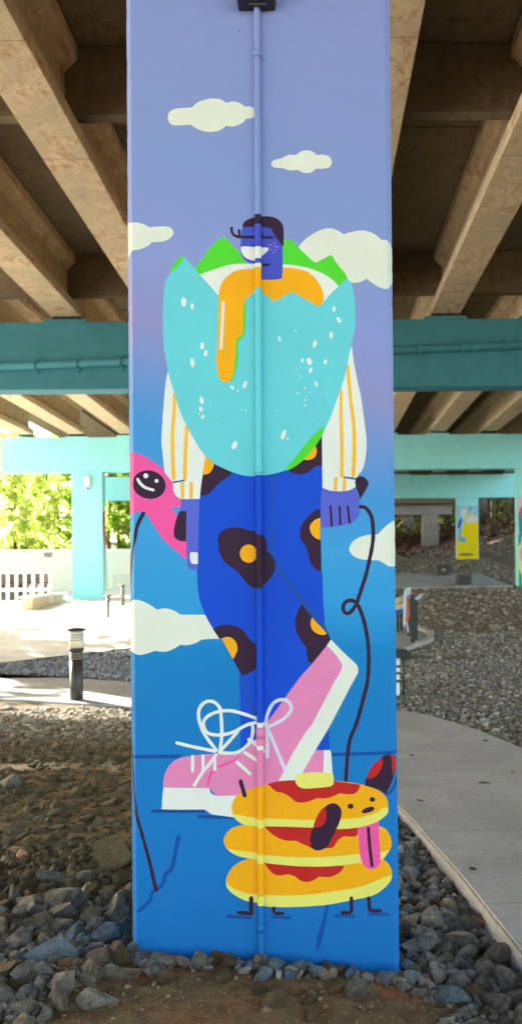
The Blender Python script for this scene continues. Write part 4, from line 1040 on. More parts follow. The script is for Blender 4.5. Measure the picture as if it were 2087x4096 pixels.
for size, cnt, ymax in ((.088, 46, 4.5), (.066, 90, 4.7), (.048, 200, 4.9)):
    for t in range(cnt*40):
        if nplaced >= LIM or cnt <= 0: break
        y = 3.05+(ymax-3.05)*rs.random()**1.15; x = rs.uniform(-1.9, 1.15)
        if not visible(x, y) or inpoly(x, y, PILL) or DIRT(x, y) or inpoly(x, y, PATH): continue
        if -.9 < x < .44 and y > 3.6: continue
        if x > .3 and inpoly(x+.05, y, PATH): continue
        s = size*rs.uniform(.85, 1.2)
        if x < -.9 and y > 4.3: s *= .8
        if not ok(x, y, s): continue
        dpil = max(0, max(-.84-x, x-.40, 0)); front = 3.66-y if -.9 < x < .45 else 9
        blue = (dpil < .26 and abs(y-3.75) < .22 and x < 0) or (0 < dpil < .16 and abs(y-3.7) < .2 and x > 0) or front < .06
        mt = R_BLUE if blue and rs.random() < (.5 if x < 0 else .25) else (R_DUST if (y > 4.35 and x < 0 and rs.random() < .8) or rs.random() < .10 else (R_ORNG if rs.random() < .03 else R_GREY))
        l, g = lab_zone(x, y, mt)
        rock(x, y, s, mt, l, sc=(1, 1, rs.uniform(.8, 1.2)), sink=.28 if y < 4.4 else .38, group=g)
        pts.append((x, y, s)); nplaced += 1; cnt -= 1
# row along the foot that hides the base line
# gravel masses ---------------------------------------------------------------
BASES = [rock_base(300+i, 2, 9) for i in range(10)]
BASES3 = [rock_base(400+i, 3, 10) for i in range(10)]
M_GRAV = rock_mat('gravel_stones', None, bsc=14, tint=True)
def gravel(name, pos, sizes, cols, bases, label, mat=None, flatk=1.0, sink=.3):
    n = len(pos); r = np.random.default_rng(len(name)+n)
    idx = r.integers(0, len(bases), n); Vs = []; Fs = []; Cs = []; off = 0
    for b in range(len(bases)):
        sel = np.where(idx == b)[0]
        if len(sel) == 0: continue
        V, Fa = bases[b]; k = len(sel); nv = len(V)
        a = r.uniform(0, 6.283, k); t = r.uniform(-.45, .45, (k, 2))
        ca, sa = np.cos(a), np.sin(a)
        X = V[None, :, 0]; Y = V[None, :, 1]; Z = V[None, :, 2]*flatk*np.ones((k, 1))
        Y2 = Y*np.cos(t[:, :1])-Z*np.sin(t[:, :1]); Z2 = Y*np.sin(t[:, :1])+Z*np.cos(t[:, :1])
        X2 = X*np.cos(t[:, 1:])+Z2*np.sin(t[:, 1:]); Z3 = -X*np.sin(t[:, 1:])+Z2*np.cos(t[:, 1:])
        W = np.stack([X2*ca[:, None]-Y2*sa[:, None], X2*sa[:, None]+Y2*ca[:, None], Z3], 2)*sizes[sel][:, None, None]
        W[:, :, 2] += sizes[sel][:, None]*(.5-sink)*flatk
        W += pos[sel][:, None, :]
        Vs.append(W.reshape(-1, 3)); Fs.append((Fa[None]+(np.arange(k)*nv)[:, None, None]+off).reshape(-1, 3)); off += k*nv
        Cs.append(np.repeat(cols[sel], nv, 0))
    o = mesh_np(name, np.concatenate(Vs), np.concatenate(Fs), [mat or M_GRAV], smooth=False, col=np.concatenate(Cs))
    tag(o, label, name.replace('_', ' '), kind='stuff'); return o
def pal(n, cols, r, j=.12):
    P_ = np.array([rgb(*c)[:3] for c in cols]); c = P_[r.integers(0, len(P_), n)]
    return c*(1+r.uniform(-j, j, (n, 1)))
r = RNG
def scatter(n, x0, x1, y0, y1, fn, power=1.0):
    x = r.uniform(x0, x1, n); y = y0+(y1-y0)*r.random(n)**power
    m = fn(x, y); return x[m], y[m]
vis = lambda x, y, a=-500, b=2500: (PX+x/y*F > a) & (PX+x/y*F < b)
dirt = np.vectorize(lambda x, y: bool(DIRT(x, y)))
GREYS = [(122, 118, 110), (142, 138, 130), (108, 106, 102), (154, 148, 138), (130, 118, 98), (104, 96, 82), (160, 156, 148)]
DUSTS = [(106, 91, 63), (96, 82, 55), (116, 102, 72), (102, 90, 66), (90, 77, 52), (112, 102, 80)]
# under-layer between the individual stones
x, y = scatter(17000, -2.6, 1.3, 3.0, 7.2, lambda x, y: vis(x, y, -250, 2300) & ((y < 5.2) | (x > 0)) & ~inpoly(x, y, PILL) & ~dirt(x, y) & ~inpoly(x, y, PATH))
s = r.uniform(.010, .036, len(x)); P_ = np.stack([x, y, gzn(x, y)], 1)
gravel('gravel', P_, s, np.where((x < -.9)[:, None] & (y > 4.2)[:, None], pal(len(x), DUSTS, r), pal(len(x), GREYS, r)), BASES, 'small broken stone filling the gaps between the near rocks')
x, y = scatter(1100, .2, 1.3, 4.5, 7.4, lambda x, y: vis(x, y, 1450, 2300) & ~inpoly(x, y, PATH) & ~inpoly(x+.04, y, PATH))
gravel('rubble', np.stack([x, y, gzn(x, y)+.01], 1), r.uniform(.028, .058, len(x)), pal(len(x), GREYS+[(120, 130, 136)], r), BASES3, 'dark rubble wedge narrowing between pillar and path', sink=.3)
# sparse crumbs on the dirt shelf
x, y = scatter(1500, -1.1, .9, 2.9, 3.7, lambda x, y: dirt(x, y))
gravel('dirt_crumbs', np.stack([x, y, gzn(x, y)], 1), r.gamma(1.6, .0028, len(x))+.002, pal(len(x), [(120, 84, 54), (134, 112, 80), (110, 96, 72), (150, 136, 112)], r), BASES, 'loose crumbs of soil and grit on the foreground dirt', sink=.4)
# left slope, brown
x, y = scatter(11500, -6.5, -.2, 4.7, 11.0, lambda x, y: vis(x, y, -500, 1250) & ~inpoly(x, y, PATH) & (vnoise(x, y, 1.6, 6) > -.36-.4*np.clip((y-8)/1.5, 0, 1)))
s = r.gamma(1.9, .0125, len(x))+.009; s = np.clip(s, .008, .085)
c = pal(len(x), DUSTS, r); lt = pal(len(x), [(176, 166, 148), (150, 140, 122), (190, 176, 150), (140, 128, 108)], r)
k = np.clip((y-8.3)/1.5, 0, 1)[:, None]; c = c*(1-k)+lt*k  # paler with distance, sunlight put into the stone colour
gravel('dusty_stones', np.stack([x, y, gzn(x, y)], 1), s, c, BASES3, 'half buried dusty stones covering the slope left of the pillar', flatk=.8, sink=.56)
# strip between path and pavement on the left
STR = sm([Pz(*p) for p in ((-900, 2694), (0, 2700), (300, 2714), (520, 2728), (900, 2760))]) + pavG[::-1]
x, y = scatter(40000, -12, 0, 9, 22, lambda x, y: inpoly(x, y, STR))
gravel('gravel_strip', np.stack([x, y, gzn(x, y)+.02], 1), r.uniform(.02, .05, len(x)), pal(len(x), [(140, 142, 146), (166, 166, 168), (116, 118, 122)], r), BASES, 'dark gravel strip between the two left pavements', flatk=.8, sink=.4)
# right gravel field
def rf(x, y): return vis(x, y, 1450, 2400) & ~inpoly(x, y, PATH) & ~inpoly(x, y, PADP) & ~inpoly(x, y, KERBP)
x, y = scatter(64000, .3, 11, 6.2, 20, lambda x, y: rf(x, y) & (y > 6.2) & (x > .3) & (vnoise(x, y, .9, 12)+vnoise(x, y, 2.6, 13)*.5 > -.42), 1.1)
s = np.clip(r.gamma(2.2, .0064, len(x))+.010, .010, .045)
RGREY = [(132, 122, 108), (150, 142, 128), (118, 106, 92), (98, 92, 84), (166, 158, 146), (124, 122, 118), (110, 116, 116), (184, 176, 164)]
gravel('gravel_field', np.stack([x, y, gzn(x, y)+.004], 1), s, pal(len(x), RGREY, r, .2), BASES, 'brown-grey gravel field right of the pillar beyond the path', flatk=.85, sink=.42)

x, y = scatter(36000, 1, 22, 19, 62, lambda x, y: rf(x, y), 1.0)
s = np.clip(r.gamma(2.4, .013, len(x))+.02, .02, .12)
gravel('far_gravel', np.stack([x, y, gzn(x, y)], 1), s, pal(len(x), [(136, 128, 114), (152, 146, 134), (112, 104, 94), (168, 162, 150), (120, 98, 80)], r, .2), BASES, 'pale gravel and broken stone around the concrete pad', flatk=.7, sink=.4)
# ================================================================== LEFT SIDE THINGS
M_BRONZE = flat('dark_bronze', 62, 58, 56, .45, metal=.3, var=.15, bmp=.0005)
M_GLASS = flat('frosted_lens', 225, 220, 196, .35, var=.03, bmp=0)
M_WHITE = flat('white_coat', 232, 232, 228, .6, var=.04, bmp=.001)
M_STUCCO = flat('pale_stucco', 214, 210, 200, .8, var=.06, bmp=.004)
M_BLOCKW = flat('tan_block', 214, 192, 160, .85, var=.1, sc=3, bmp=.006)
M_POST = flat('grey_post', 120, 116, 106, .5, metal=.2, bmp=0)
def path_light():
    g = G(308, 2806); root = empty('path_light', (g.x, g.y, 0)); tag(root, 'dark round bollard light with clear lens beside the left pavement', 'bollard light')
    k = g.y/F; R = 26*k; z = lambda py: (2806-py)*k
    m = MB(); m.tube([(0, 0, -.15), (0, 0, z(2648))], R, 24); m.build('post', M_BRONZE, root)
    for a, b in ((2644, 2638), (2634, 2628), (2624, 2618)):
        m = MB(); m.tube([(0, 0, z(a)), (0, 0, z(b))], R*1.04, 24); m.build('ring', M_POST, root)
    m = MB(); m.tube([(0, 0, z(2648)), (0, 0, z(2616)), (0, 0, z(2606)), (0, 0, z(2599))], [R*.9, R*.92, R*1.12, R*1.18], 24); m.build('collar', M_BRONZE, root)
    m = MB(); m.tube([(0, 0, z(2598.5)), (0, 0, z(2532))], R*1.1, 24); m.build('lens', M_GLASS, root)
    for py in (2548, 2558, 2568):
        m = MB(); m.tube([(0, 0, z(py)), (0, 0, z(py-3))], R*1.26, 24); m.build('louvre', M_POST, root)
    m = MB(); m.tube([(0, 0, z(2531)), (0, 0, z(2527)), (0, 0, z(2521)), (0, 0, z(2518))], [R*1.5, R*1.52, R*1.35, R*.4], 28); m.build('cap', M_BRONZE, root)
path_light()
def bollard(px, pyb, pyt, lab):
    g = G(px, pyb); zt = at(px, pyt, g.y).z; root = empty('bollard', g); tag(root, lab, 'bollard', 'thin posts on the plaza')
    h = zt-g.z; m = MB(); m.tube([(0, 0, 0), (0, 0, h)], .055, 14); m.build('post', M_POST, root)
    m = MB(); m.tube([(0, 0, h+.001), (0, 0, h+.03), (0, 0, h+.05)], [.11, .11, .04], 14); m.build('cap', M_POST, root)
    m = MB(); m.tube([(0, 0, -.02), (0, 0, .02)], .10, 14); m.build('foot', M_POST, root)
bollard(434, 2478, 2386, 'thin grey post on the bright plaza, nearer of the two beside the pillar')
bollard(492, 2428, 2345, 'thin grey post on the bright plaza, farther one touching the pillar edge')
def rwall():
    a, b = at(-700, 2300, 36.0), at(620, 2300, 36.0)
    zt = at(200, 2198, 36).z
    root = empty('garden_wall', (a.x, 36, .3)); tag(root, 'long sunlit white wall below the left trees', 'wall'); inv = Matrix.Translation(-root.location)
    m = MB(); m.box(a.x, b.x, 36, 36.3, -.5, zt-.12, bev=.01); o = m.build('wall_face', M_STUCCO, root); o.matrix_parent_inverse = inv
    m = MB(); m.box(a.x-.05, b.x+.05, 35.94, 36.36, zt-.118, zt, bev=.015); o = m.build('coping', M_WHITE, root); o.matrix_parent_inverse = inv
    v = at(193, 2220, 35.99)
    m = MB()
    for i in range(4): m.box(v.x-.16, v.x+.16, 35.96, 35.998, v.z-.08+.05*i, v.z-.055+.05*i)
    o = m.build('vent_grille', M_POST, root); o.matrix_parent_inverse = inv
rwall()
def slat_fence():
    y = 33.5; x0, x1 = at(425, 0, y).x, at(620, 0, y).x
    zb, zt = at(470, 2300, y).z, at(470, 2199, y).z
    root = empty('slat_fence', (x0, y, zb)); tag(root, 'white horizontal slat screen seen between the left column and the pillar', 'fence'); inv = Matrix.Translation(-root.location)
    for i in range(3):
        xx = x0+(x1-x0)*i/2; m = MB(); m.box(xx-.04, xx+.04, y, y+.08, zb-.5, zt+.02); o = m.build('post', M_WHITE, root); o.matrix_parent_inverse = inv
    m = MB(); n = 12
    for i in range(n):
        z = zb+(zt-zb)*(i+.3)/n; m.box(x0, x1, y-.025, y-.002, z, z+(zt-zb)/n*.72)
    o = m.build('slats', M_WHITE, root); o.matrix_parent_inverse = inv
slat_fence()
def railing():
    y = 30.0; x0, x1 = at(-400, 0, y).x, at(186, 0, y).x
    z0, z1 = at(80, 2352, y).z, at(80, 2296, y).z
    root = empty('railing', (x0, y, z0)); tag(root, 'white railing with wide pickets in front of dark red slatted seats at far left', 'railing'); inv = Matrix.Translation(-root.location)
    m = MB(); m.box(x0, x1, y-.05, y+.05, z1, z1+.1); m.box(x0, x1, y-.05, y+.05, z0-.12, z0); o = m.build('rails', M_WHITE, root); o.matrix_parent_inverse = inv
    px = -400; 
    while px < 186:
        xa = at(px, 0, y).x; m = MB(); m.box(xa, xa+.10, y-.03, y+.03, z0-.5, z1); o = m.build('picket', M_WHITE, root); o.matrix_parent_inverse = inv; px += 34
railing()
M_REDW = flat('red_brown_wood', 120, 70, 56, .7, var=.2); M_ORR = flat('orange_red_plastic', 214, 92, 70, .6)
def bench(px, lab, mt, y=31.5):
    c = at(px, 2352, y); root = empty('slatted_bench', (c.x, y, c.z-.25)); tag(root, lab, 'bench', 'seats behind the white railing')
    m = MB()
    for i in range(5): m.box(-.5, .5, -.06-.03*i+.12, -.03-.03*i+.12, .42+.09*i, .49+.09*i)
    m.build('backrest', mt, root)
    m = MB()
    for i in range(4): m.box(-.5, .5, -.5+.12*i, -.41+.12*i, .38, .41)
    m.build('seat', mt, root)
    for x in (-.42, .42):
        m = MB(); m.box(x-.03, x+.03, -.45, .02, -.2, .379); m.build('leg', M_BRONZE, root)
bench(20, 'dark red slatted bench at the left edge behind the white railing', M_REDW); bench(66, 'brown slatted bench behind the railing, second from the left edge', M_REDW)
bench(100, 'orange-red seat behind the white railing', M_ORR); bench(138, 'dark red slatted bench behind the railing closest to the tan block wall', M_REDW)
def planter():
    a, b = G(131, 2447), G(264, 2404); h = at(131, 2385, a.y).z-a.z
    d = (b-a); L = math.hypot(d.x, d.y); ang = math.atan2(d.y, d.x)
    root = empty('planter_wall', a, ang); tag(root, 'low tan block wall angled across the bright plaza at the left', 'wall')
    m = MB(); m.box(-.0, L, 0, .35, -.2, h-.08, bev=.01); m.build('blocks', M_BLOCKW, root)
    m = MB(); m.box(-.05, L+.05, -.05, .40, h-.078, h, bev=.012); m.build('coping', M_STUCCO, root)
planter()

# ================================================================== TREES
def leafmat(name, a, b, c, trans=.5):
    m, nt, bs = new_mat(name); p = geopos(nt)
    gi = N(nt, 'ShaderNodeNewGeometry'); n1 = noise(nt, .8, 3, .6, p)
    f = mathn(nt, 'ADD', mathn(nt, 'MULTIPLY', gi.outputs['Random Per Island'], .6), mathn(nt, 'MULTIPLY', n1.outputs[0], .4))
    rp = ramp(nt, f, [(.15, rgb(*a)[:3]), (.5, rgb(*b)[:3]), (.85, rgb(*c)[:3])])
    nt.links.new(rp.outputs[0], bs.inputs['Base Color']); bs.inputs['Roughness'].default_value = .5; bs.inputs['Specular IOR Level'].default_value = .3
    t = N(nt, 'ShaderNodeBsdfTranslucent'); nt.links.new(rp.outputs[0], t.inputs[0])
    mx = N(nt, 'ShaderNodeMixShader'); mx.inputs[0].default_value = trans
    nt.links.new(bs.outputs[0], mx.inputs[1]); nt.links.new(t.outputs[0], mx.inputs[2])
    nt.links.new(mx.outputs[0], nt.nodes['Material Output'].inputs[0]); return m
L_FRESH = leafmat('leaf_fresh', (160, 180, 84), (204, 218, 120), (232, 238, 160), .68)
L_DARK = leafmat('leaf_dark', (104, 142, 52), (150, 188, 68), (190, 214, 96), .62)
L_WOOD = leafmat('leaf_woodland', (62, 70, 32), (94, 102, 42), (136, 142, 60), .45)
L_RUST = leafmat('leaf_rust', (72, 40, 32), (92, 50, 42), (112, 66, 50), .3)
M_BARK = concrete('bark', (112, 98, 80), (70, 58, 46), .8, .6, 3)
M_BARK2 = concrete('bark_grey', (136, 130, 118), (84, 78, 66), .8, .6, 3)
def leaves(name, P_, size, mt, parent, r, up=.3, longf=1.9):
    n = len(P_); nv = r.normal(size=(n, 3)); nv[:, 2] = np.abs(nv[:, 2])*1.0+up; nv /= np.linalg.norm(nv, axis=1)[:, None]
    t = np.cross(nv, r.normal(size=(n, 3))); t /= np.linalg.norm(t, axis=1)[:, None]; b = np.cross(nv, t)
    s = size*r.uniform(.6, 1.3, n)[:, None]
    V = np.stack([P_-t*s*longf, P_+b*s, P_+t*s*longf, P_-b*s], 1).reshape(-1, 3)
    return mesh_np(name, V, np.arange(4*n).reshape(-1, 4), [mt], parent)
def tree(px, y, h, cr, lab, mt, bark, group, n=5200, leaf=.09, crown0=.25, kind='tree', tr=.13, conic=False, name='leafy_tree', dens=1.0):
    seed = int(abs(px)*7+y*3) % 9999; r = np.random.default_rng(seed)
    x = (px-PX)/F*y; z = float(gz(x, y)); root = empty(name, (x, y, z-.1)); tag(root, lab, kind, group)
    lean = r.uniform(-.05, .05, 2)*h
    pts = [Vector((lean[0]*t**1.5+.05*math.sin(t*5+seed), lean[1]*t**1.5, h*.93*t)) for t in np.linspace(0, 1, 8)]
    m = MB(); m.tube(pts, [tr*(1.25 if i == 0 else 1)*(1-.82*i/7) for i in range(8)], 9)
    tips = []
    nb = 16
    for i in range(nb):
        t = crown0+(.95-crown0)*(i+.5)/nb; k = min(6, int(t*7)); p = pts[k].lerp(pts[k+1], t*7-k)
        a = i*2.4+r.uniform(-.4, .4); reach = cr*((1-t)*1.1+.22 if conic else math.sin(math.pi*min(1, (t-crown0)/(1-crown0)*.85+.12))**.6)*r.uniform(.75, 1.1)
        q = p+Vector((math.cos(a)*reach, math.sin(a)*reach, reach*r.uniform(.15, .6)))
        mid = p.lerp(q, .5)+Vector((0, 0, .08*reach)); m.tube([p, mid, q], [tr*.35*(1-t*.5), tr*.22*(1-t*.5), .012], 6)
        tips += [(q, 1.0), (mid, .7)]
    m.build('trunk', bark, root)
    P_ = []
    cl = []
    for q, w in tips:
        for j in range(3):
            cl.append((np.array(q)+r.normal(size=3)*cr*.17, cr*r.uniform(.13, .26)*w))
    per = max(8, int(n*dens/len(cl)))
    for c, rad in cl:
        d = r.normal(size=(per, 3)); d /= np.linalg.norm(d, axis=1)[:, None]
        P_.append(c+d*(rad*r.uniform(.35, 1.0, (per, 1))**.6)*np.array([1, 1, .75]))
    leaves('crown', np.concatenate(P_), leaf, mt, root, r)
    return root
GL = 'green trees behind the white wall'
tree(-80, 44, 11.5, 2.9, 'bright yellow-green tree cut by the left edge of the picture', L_FRESH, M_BARK, GL, 6500, .07, .08)
tree(60, 47, 7.6, 2.6, 'bright feathery tree behind the white wall second from the left edge', L_FRESH, M_BARK, GL, 6500, .07, .06)
tree(165, 50, 7.8, 2.5, 'olive green bushy tree in the middle of the left opening', L_DARK, M_BARK, GL, 5200, .065, .08)
tree(235, 54, 8.4, 2.5, 'pale green tree just left of the left cyan column', L_FRESH, M_BARK, GL, 5200, .065, .06)
tree(300, 57, 8.8, 2.5, 'deep green narrow tree hugging the left cyan column', L_DARK, M_BARK, GL, 5200, .065, .06)
tree(440, 66, 10.5, 3.2, 'dark green tree between the left column and the painted pillar', L_DARK, M_BARK, GL, 6000, .065, .08)
tree(520, 74, 11.5, 3.8, 'green tree partly hidden behind the left edge of the painted pillar', L_DARK, M_BARK, GL, 7000, .08, .06)
tree(-300, 46, 11, 3.4, 'green tree beyond the left edge of the frame', L_FRESH, M_BARK, GL, 7000, .1, .08)
tree(110, 64, 10, 4.0, 'taller green tree farther back in the left opening', L_FRESH, M_BARK, GL, 4500, .12, .06)
tree(430, 84, 12.5, 5.2, 'taller dark green tree far back beside the painted pillar', L_DARK, M_BARK, GL, 5000, .12, .06)
tree(478, 61, 9.5, 2.8, 'dark green bushy tree closest to the painted pillar edge on its left', L_DARK, M_BARK, GL, 8000, .08, .05)
# trees outside the left edge whose shade dapples the pavement
for x, y, h in ((-15.5, 19.8, 7.4), (-13.6, 24.2, 7.6), (-15.5, 27.5, 8.5)):
    tree(PX+x/y*F, y, h, 1.9, 'street tree beyond the left edge whose shade dapples the pavement', L_FRESH, M_BARK, 'shade trees out of the frame', 1500, .11, .4)
# right-hand woodland
GW = 'woodland trees beyond the right columns'
wood = [(1975, 58, 13, 2.6, .17, 'thin dark trunk standing in the opening right of the yellow column', M_BARK), (1905, 62, 15, 3.0, .30, 'broad brown trunk just right of the yellow column', M_BARK),
        (1935, 70, 15, 3.0, .34, 'grey-brown trunk in the middle of the right opening', M_BARK2), (2040, 66, 14, 3.2, .2, 'slim trunk near the right-hand pink column', M_BARK2), (1958, 82, 16, 4.2, .3, 'far trunk behind the right opening', M_BARK),
        (1790, 74, 15, 3.4, .22, 'mossy trunk between the old bridge column and the yellow column', M_BARK), (1770, 88, 17, 4.5, .3, 'far trunk left of the yellow column', M_BARK2), (2100, 60, 14, 3.4, .3, 'tree trunk at the right edge behind the pink column', M_BARK2),
        (1660, 96, 17, 4.6, .3, 'trunk seen under the old bridge beside its column', M_BARK), (1850, 95, 18, 5, .35, 'tree directly behind the yellow column', M_BARK), (2020, 92, 18, 5, .35, 'far tree filling the right opening', M_BARK),
        (1600, 105, 18, 5.5, .35, 'far tree glimpsed beside the painted pillar under the old bridge', M_BARK), (2200, 75, 17, 4.5, .3, 'tree just beyond the right edge', M_BARK), (1720, 112, 18, 6, .35, 'far tree behind the old bridge column', M_BARK2)]
for px, y, h, cr, tr_, lab, bk in wood:
    tree(px, y, h, cr, lab, L_WOOD, bk, GW, 9000, .09, .42, tr=tr_, name='woodland_tree')
for px, y in ((700, 72), (820, 84), (930, 68), (1040, 88), (1150, 74), (1260, 92), (1370, 80), (1480, 100), (1560, 86), (600, 90), (1300, 112), (1000, 110)):
    tree(px, y, 15+(px*7 % 4), 5.0, 'woodland tree hidden behind the painted pillar', L_WOOD, M_BARK, GW, 5000, .2, .3, tr=.28, name='woodland_tree')
# undergrowth
r = np.random.default_rng(5); n = 60000
x = r.uniform(-2, 34, n); y = 52+60*r.random(n)**.8; k = vis(x, y, 1400, 2500); x, y = x[k], y[k]
k2 = (x > 13) | (y > 70); x, y = x[k2], y[k2]; hgt = r.gamma(1.5, .6, len(x)); P_ = np.stack([x, y, gz(x, y)+hgt], 1); P_ = P_[vnoise(x, y, .5, 9)+.22 > hgt*.09]
u = leaves('undergrowth', P_, .09, L_WOOD, None, r); tag(u, 'low scrub filling the woodland floor on the right', 'undergrowth', kind='stuff')
n = 9000; x = r.uniform(4, 22, n); y = 50+24*r.random(n); k = vnoise(x, y, .35, 4) > .08; x, y = x[k], y[k]
u = leaves('rust_scrub', np.stack([x, y, gz(x, y)+r.gamma(1.3, .3, len(x))], 1), .07, L_RUST, None, r); tag(u, 'reddish scrub along the bank on the right', 'undergrowth', kind='stuff')
# hill behind everything on the right, dark wood on it
def far_hill():
    xs_ = np.linspace(-20, 120, 60); ys_ = np.linspace(115, 200, 20); X, Y = np.meshgrid(xs_, ys_); Z = gz(X, Y)+np.clip((Y-115)/40, 0, 1)*26+vnoise(X, Y, .06, 3)*4-1
    V = np.stack([X.ravel(), Y.ravel(), Z.ravel()], 1); i = np.arange(59); j = np.arange(19); I, J = np.meshgrid(i, j); a = (J*60+I).ravel()
    o = mesh_np('hills', V, np.stack([a, a+1, a+61, a+60], 1), [M_SOIL], smooth=True); tag(o, kind='structure')
    rr = np.random.default_rng(8); n = 110000; x = rr.uniform(-10, 110, n); y = 112+50*rr.random(n)
    z = gz(x, y)+np.clip((y-115)/40, 0, 1)*26+rr.gamma(2.2, 3.2, n); k = vis(x, y, 1300, 2700); 
    u = leaves('far_woodland', np.stack([x, y, z], 1)[k], .42, L_WOOD, None, rr); tag(u, 'far wooded slope closing the view on the right', 'woodland', kind='stuff')
far_hill()

# ================================================================== RIGHT SIDE THINGS
M_DK = flat('black_metal', 38, 44, 48, .45, metal=.3, var=.1, bmp=0); M_PB = flat('pale_blue_panel', 178, 200, 216, .5, bmp=0); M_OR = flat('orange_panel', 222, 96, 40, .5, bmp=0)
M_YE = flat('ochre_panel', 214, 166, 20, .5, bmp=0); M_CR = flat('cream_panel', 206, 208, 196, .5, bmp=0); M_BL = flat('blue_panel', 10, 92, 200, .5, bmp=0); M_ROR = flat('red_panel', 196, 62, 40, .5, bmp=0)
def post(px, pyb, pyt, w, lab, dep=None, mt=None):
    g = G(px, pyb); zt = at(px, pyt, g.y).z; k = g.y/F
    o_ = empty('square_post', g); tag(o_, lab, 'post', 'dark square posts of the play area'); h = zt-g.z
    m = MB(); m.box(-w*k/2, w*k/2, -.05, .05, -.1, h, bev=.006); m.build('shaft', M_DK, o_)
    m = MB(); m.box(-w*k/2-.008, w*k/2+.008, -.058, .058, h+.001, h+.02); m.build('cap', M_DK, o_)
    return g
gp = post(1648, 2577, 2382, 16, 'dark square post nearest the camera in the play area')
gq = post(1662, 2563, 2396, 13, 'dark square post just right of and behind the nearest one')
gr = post(1632, 2548, 2480, 12, 'short grey post left of the two dark posts')
gs = post(1604, 2527, 2452, 12, 'dark post beside the pillar edge under the cream panel')
gt = post(1590, 2532, 2452, 10, 'thin dark post touching the pillar edge')
def panel(name, quad, y, th, mt, lab, cat, extras=(), group='play panels beside the pillar'):
    """free-standing board given by its outline at its own distance"""
    P_ = [at(px, py, y) for px, py in quad]; c = sum(P_, Vector())/len(P_)
    root = empty(name, c); tag(root, lab, cat, group); inv = Matrix.Translation(-c)
    def mk(pts, mt, nm, dy0, dy1):
        bm = bmesh.new(); A = [bm.verts.new((p.x, y+dy0, p.z)) for p in pts]; B = [bm.verts.new((p.x, y+dy1, p.z)) for p in pts]
        bm.faces.new(A); bm.faces.new(B[::-1]); n = len(A)
        for i in range(n): bm.faces.new((A[i], A[(i+1) % n], B[(i+1) % n], B[i]))
        bmesh.ops.recalc_face_normals(bm, faces=bm.faces); me = bpy.data.meshes.new(nm); bm.to_mesh(me); bm.free()
        o = link(nm, me, root, [mt]); o.matrix_parent_inverse = inv
    mk(P_, mt, 'board', 0, th)
    for nm, q, m2 in extras: mk([at(px, py, y) for px, py in q], m2, nm, -.004, -.0005)
yy = gp.y
panel('game_board', [(1570, 2398), (1611, 2383), (1613, 2440), (1570, 2452)], yy+.25, .03, M_CR, 'cream board with an ochre stripe and blue edge beside the pillar', 'board',
      [('stripe', [(1570, 2419), (1613, 2401), (1613, 2411), (1570, 2429)], M_YE), ('blue_edge', [(1570, 2442), (1613, 2434), (1613, 2447), (1604, 2455), (1570, 2455)], M_BL)])
panel('pale_panel', [(1616, 2362), (1623, 2352), (1625, 2420), (1617, 2505), (1611, 2505), (1613, 2400)], yy-.08, .04, M_PB, 'tall narrow pale blue panel standing edge-on beside the posts', 'panel')
panel('orange_panel', [(1623, 2388), (1633, 2384), (1636, 2440), (1631, 2490), (1621, 2490)], yy-.02, .05, M_OR, 'orange panel between the pale blue panel and the dark posts', 'panel',
      [('upper_mark', [(1626, 2386), (1632, 2384), (1633, 2420), (1627, 2432)], M_ROR)])
panel('white_blade', [(1623, 2355), (1636, 2349), (1643, 2352), (1640, 2395), (1630, 2400), (1624, 2380)], yy+.15, .02, M_PB, 'white blade-like panel rising behind the orange panel', 'panel', [('red_mark', [(1645-1, 2368), (1651-1, 2369), (1650-1, 2384), (1644-1, 2383)], M_ROR)] if 0 else ())
panel('red_tag', [(1645, 2369), (1652, 2370), (1651, 2384), (1645, 2383)], yy-.03, .02, M_ROR, 'small red tag at the top of the nearest dark post', 'tag')
panel('angled_panel', [(1656, 2392), (1668, 2386), (1684, 2374), (1692, 2378), (1680, 2392), (1666, 2402)], yy+.1, .03, M_PB, 'short white panel slanting up to the right from the posts', 'panel')
panel('mallet', [(1624, 2491), (1629, 2491), (1634, 2522), (1629, 2524)], yy-.05, .03, M_PB, 'thin white stick with a yellow tip hanging below the orange panel', 'stick', [('tip', [(1628, 2524), (1634, 2521), (1634, 2531), (1630, 2532)], M_YE)])
def rack():
    y = 11.9; k = y/F; c = at(1600, 2790, y)
    root = empty('metal_rack', c); tag(root, 'dark metal stand with thick top, thin rings and white boards beside the pillar', 'stand')
    z = lambda py: (2790-py)*k; x = lambda px: (px-1600)*k
    m = MB(); m.box(x(1540), x(1634), -.3, .3, z(2624), z(2603), bev=.012); m.build('top', M_DK, root)
    m = MB(); m.tube([(x(1614), 0, z(2790)), (x(1614), 0, z(2624))], 3.6*k, 10); m.build('pole', M_DK, root)
    m = MB(); m.tube([(x(1552), 0, z(2790)), (x(1552), 0, z(2624))], 3.6*k, 10); m.build('pole', M_DK, root)
    for py in (2661, 2688, 2719):
        m = MB(); m.tube([(x(1583)+math.cos(a)*47*k, math.sin(a)*.22, z(py)+.004*math.cos(a)) for a in np.linspace(0, 2*math.pi, 25)], 2.2*k, 8); m.build('ring', M_DK, root)
    m = MB(); m.box(x(1545), x(1625), -.25, .25, -.06, z(2779), bev=.01); m.build('foot', M_DK, root)
    for a, b, q in ((2630, 2657, 1597), (2664, 2684, 1597), (2692, 2714, 1596), (2724, 2778, 1595)):
        m = MB(); m.box(x(1570), x(q), -.10, -.08, z(b), z(a), bev=.004); m.build('board', M_WHITE, root)
rack()
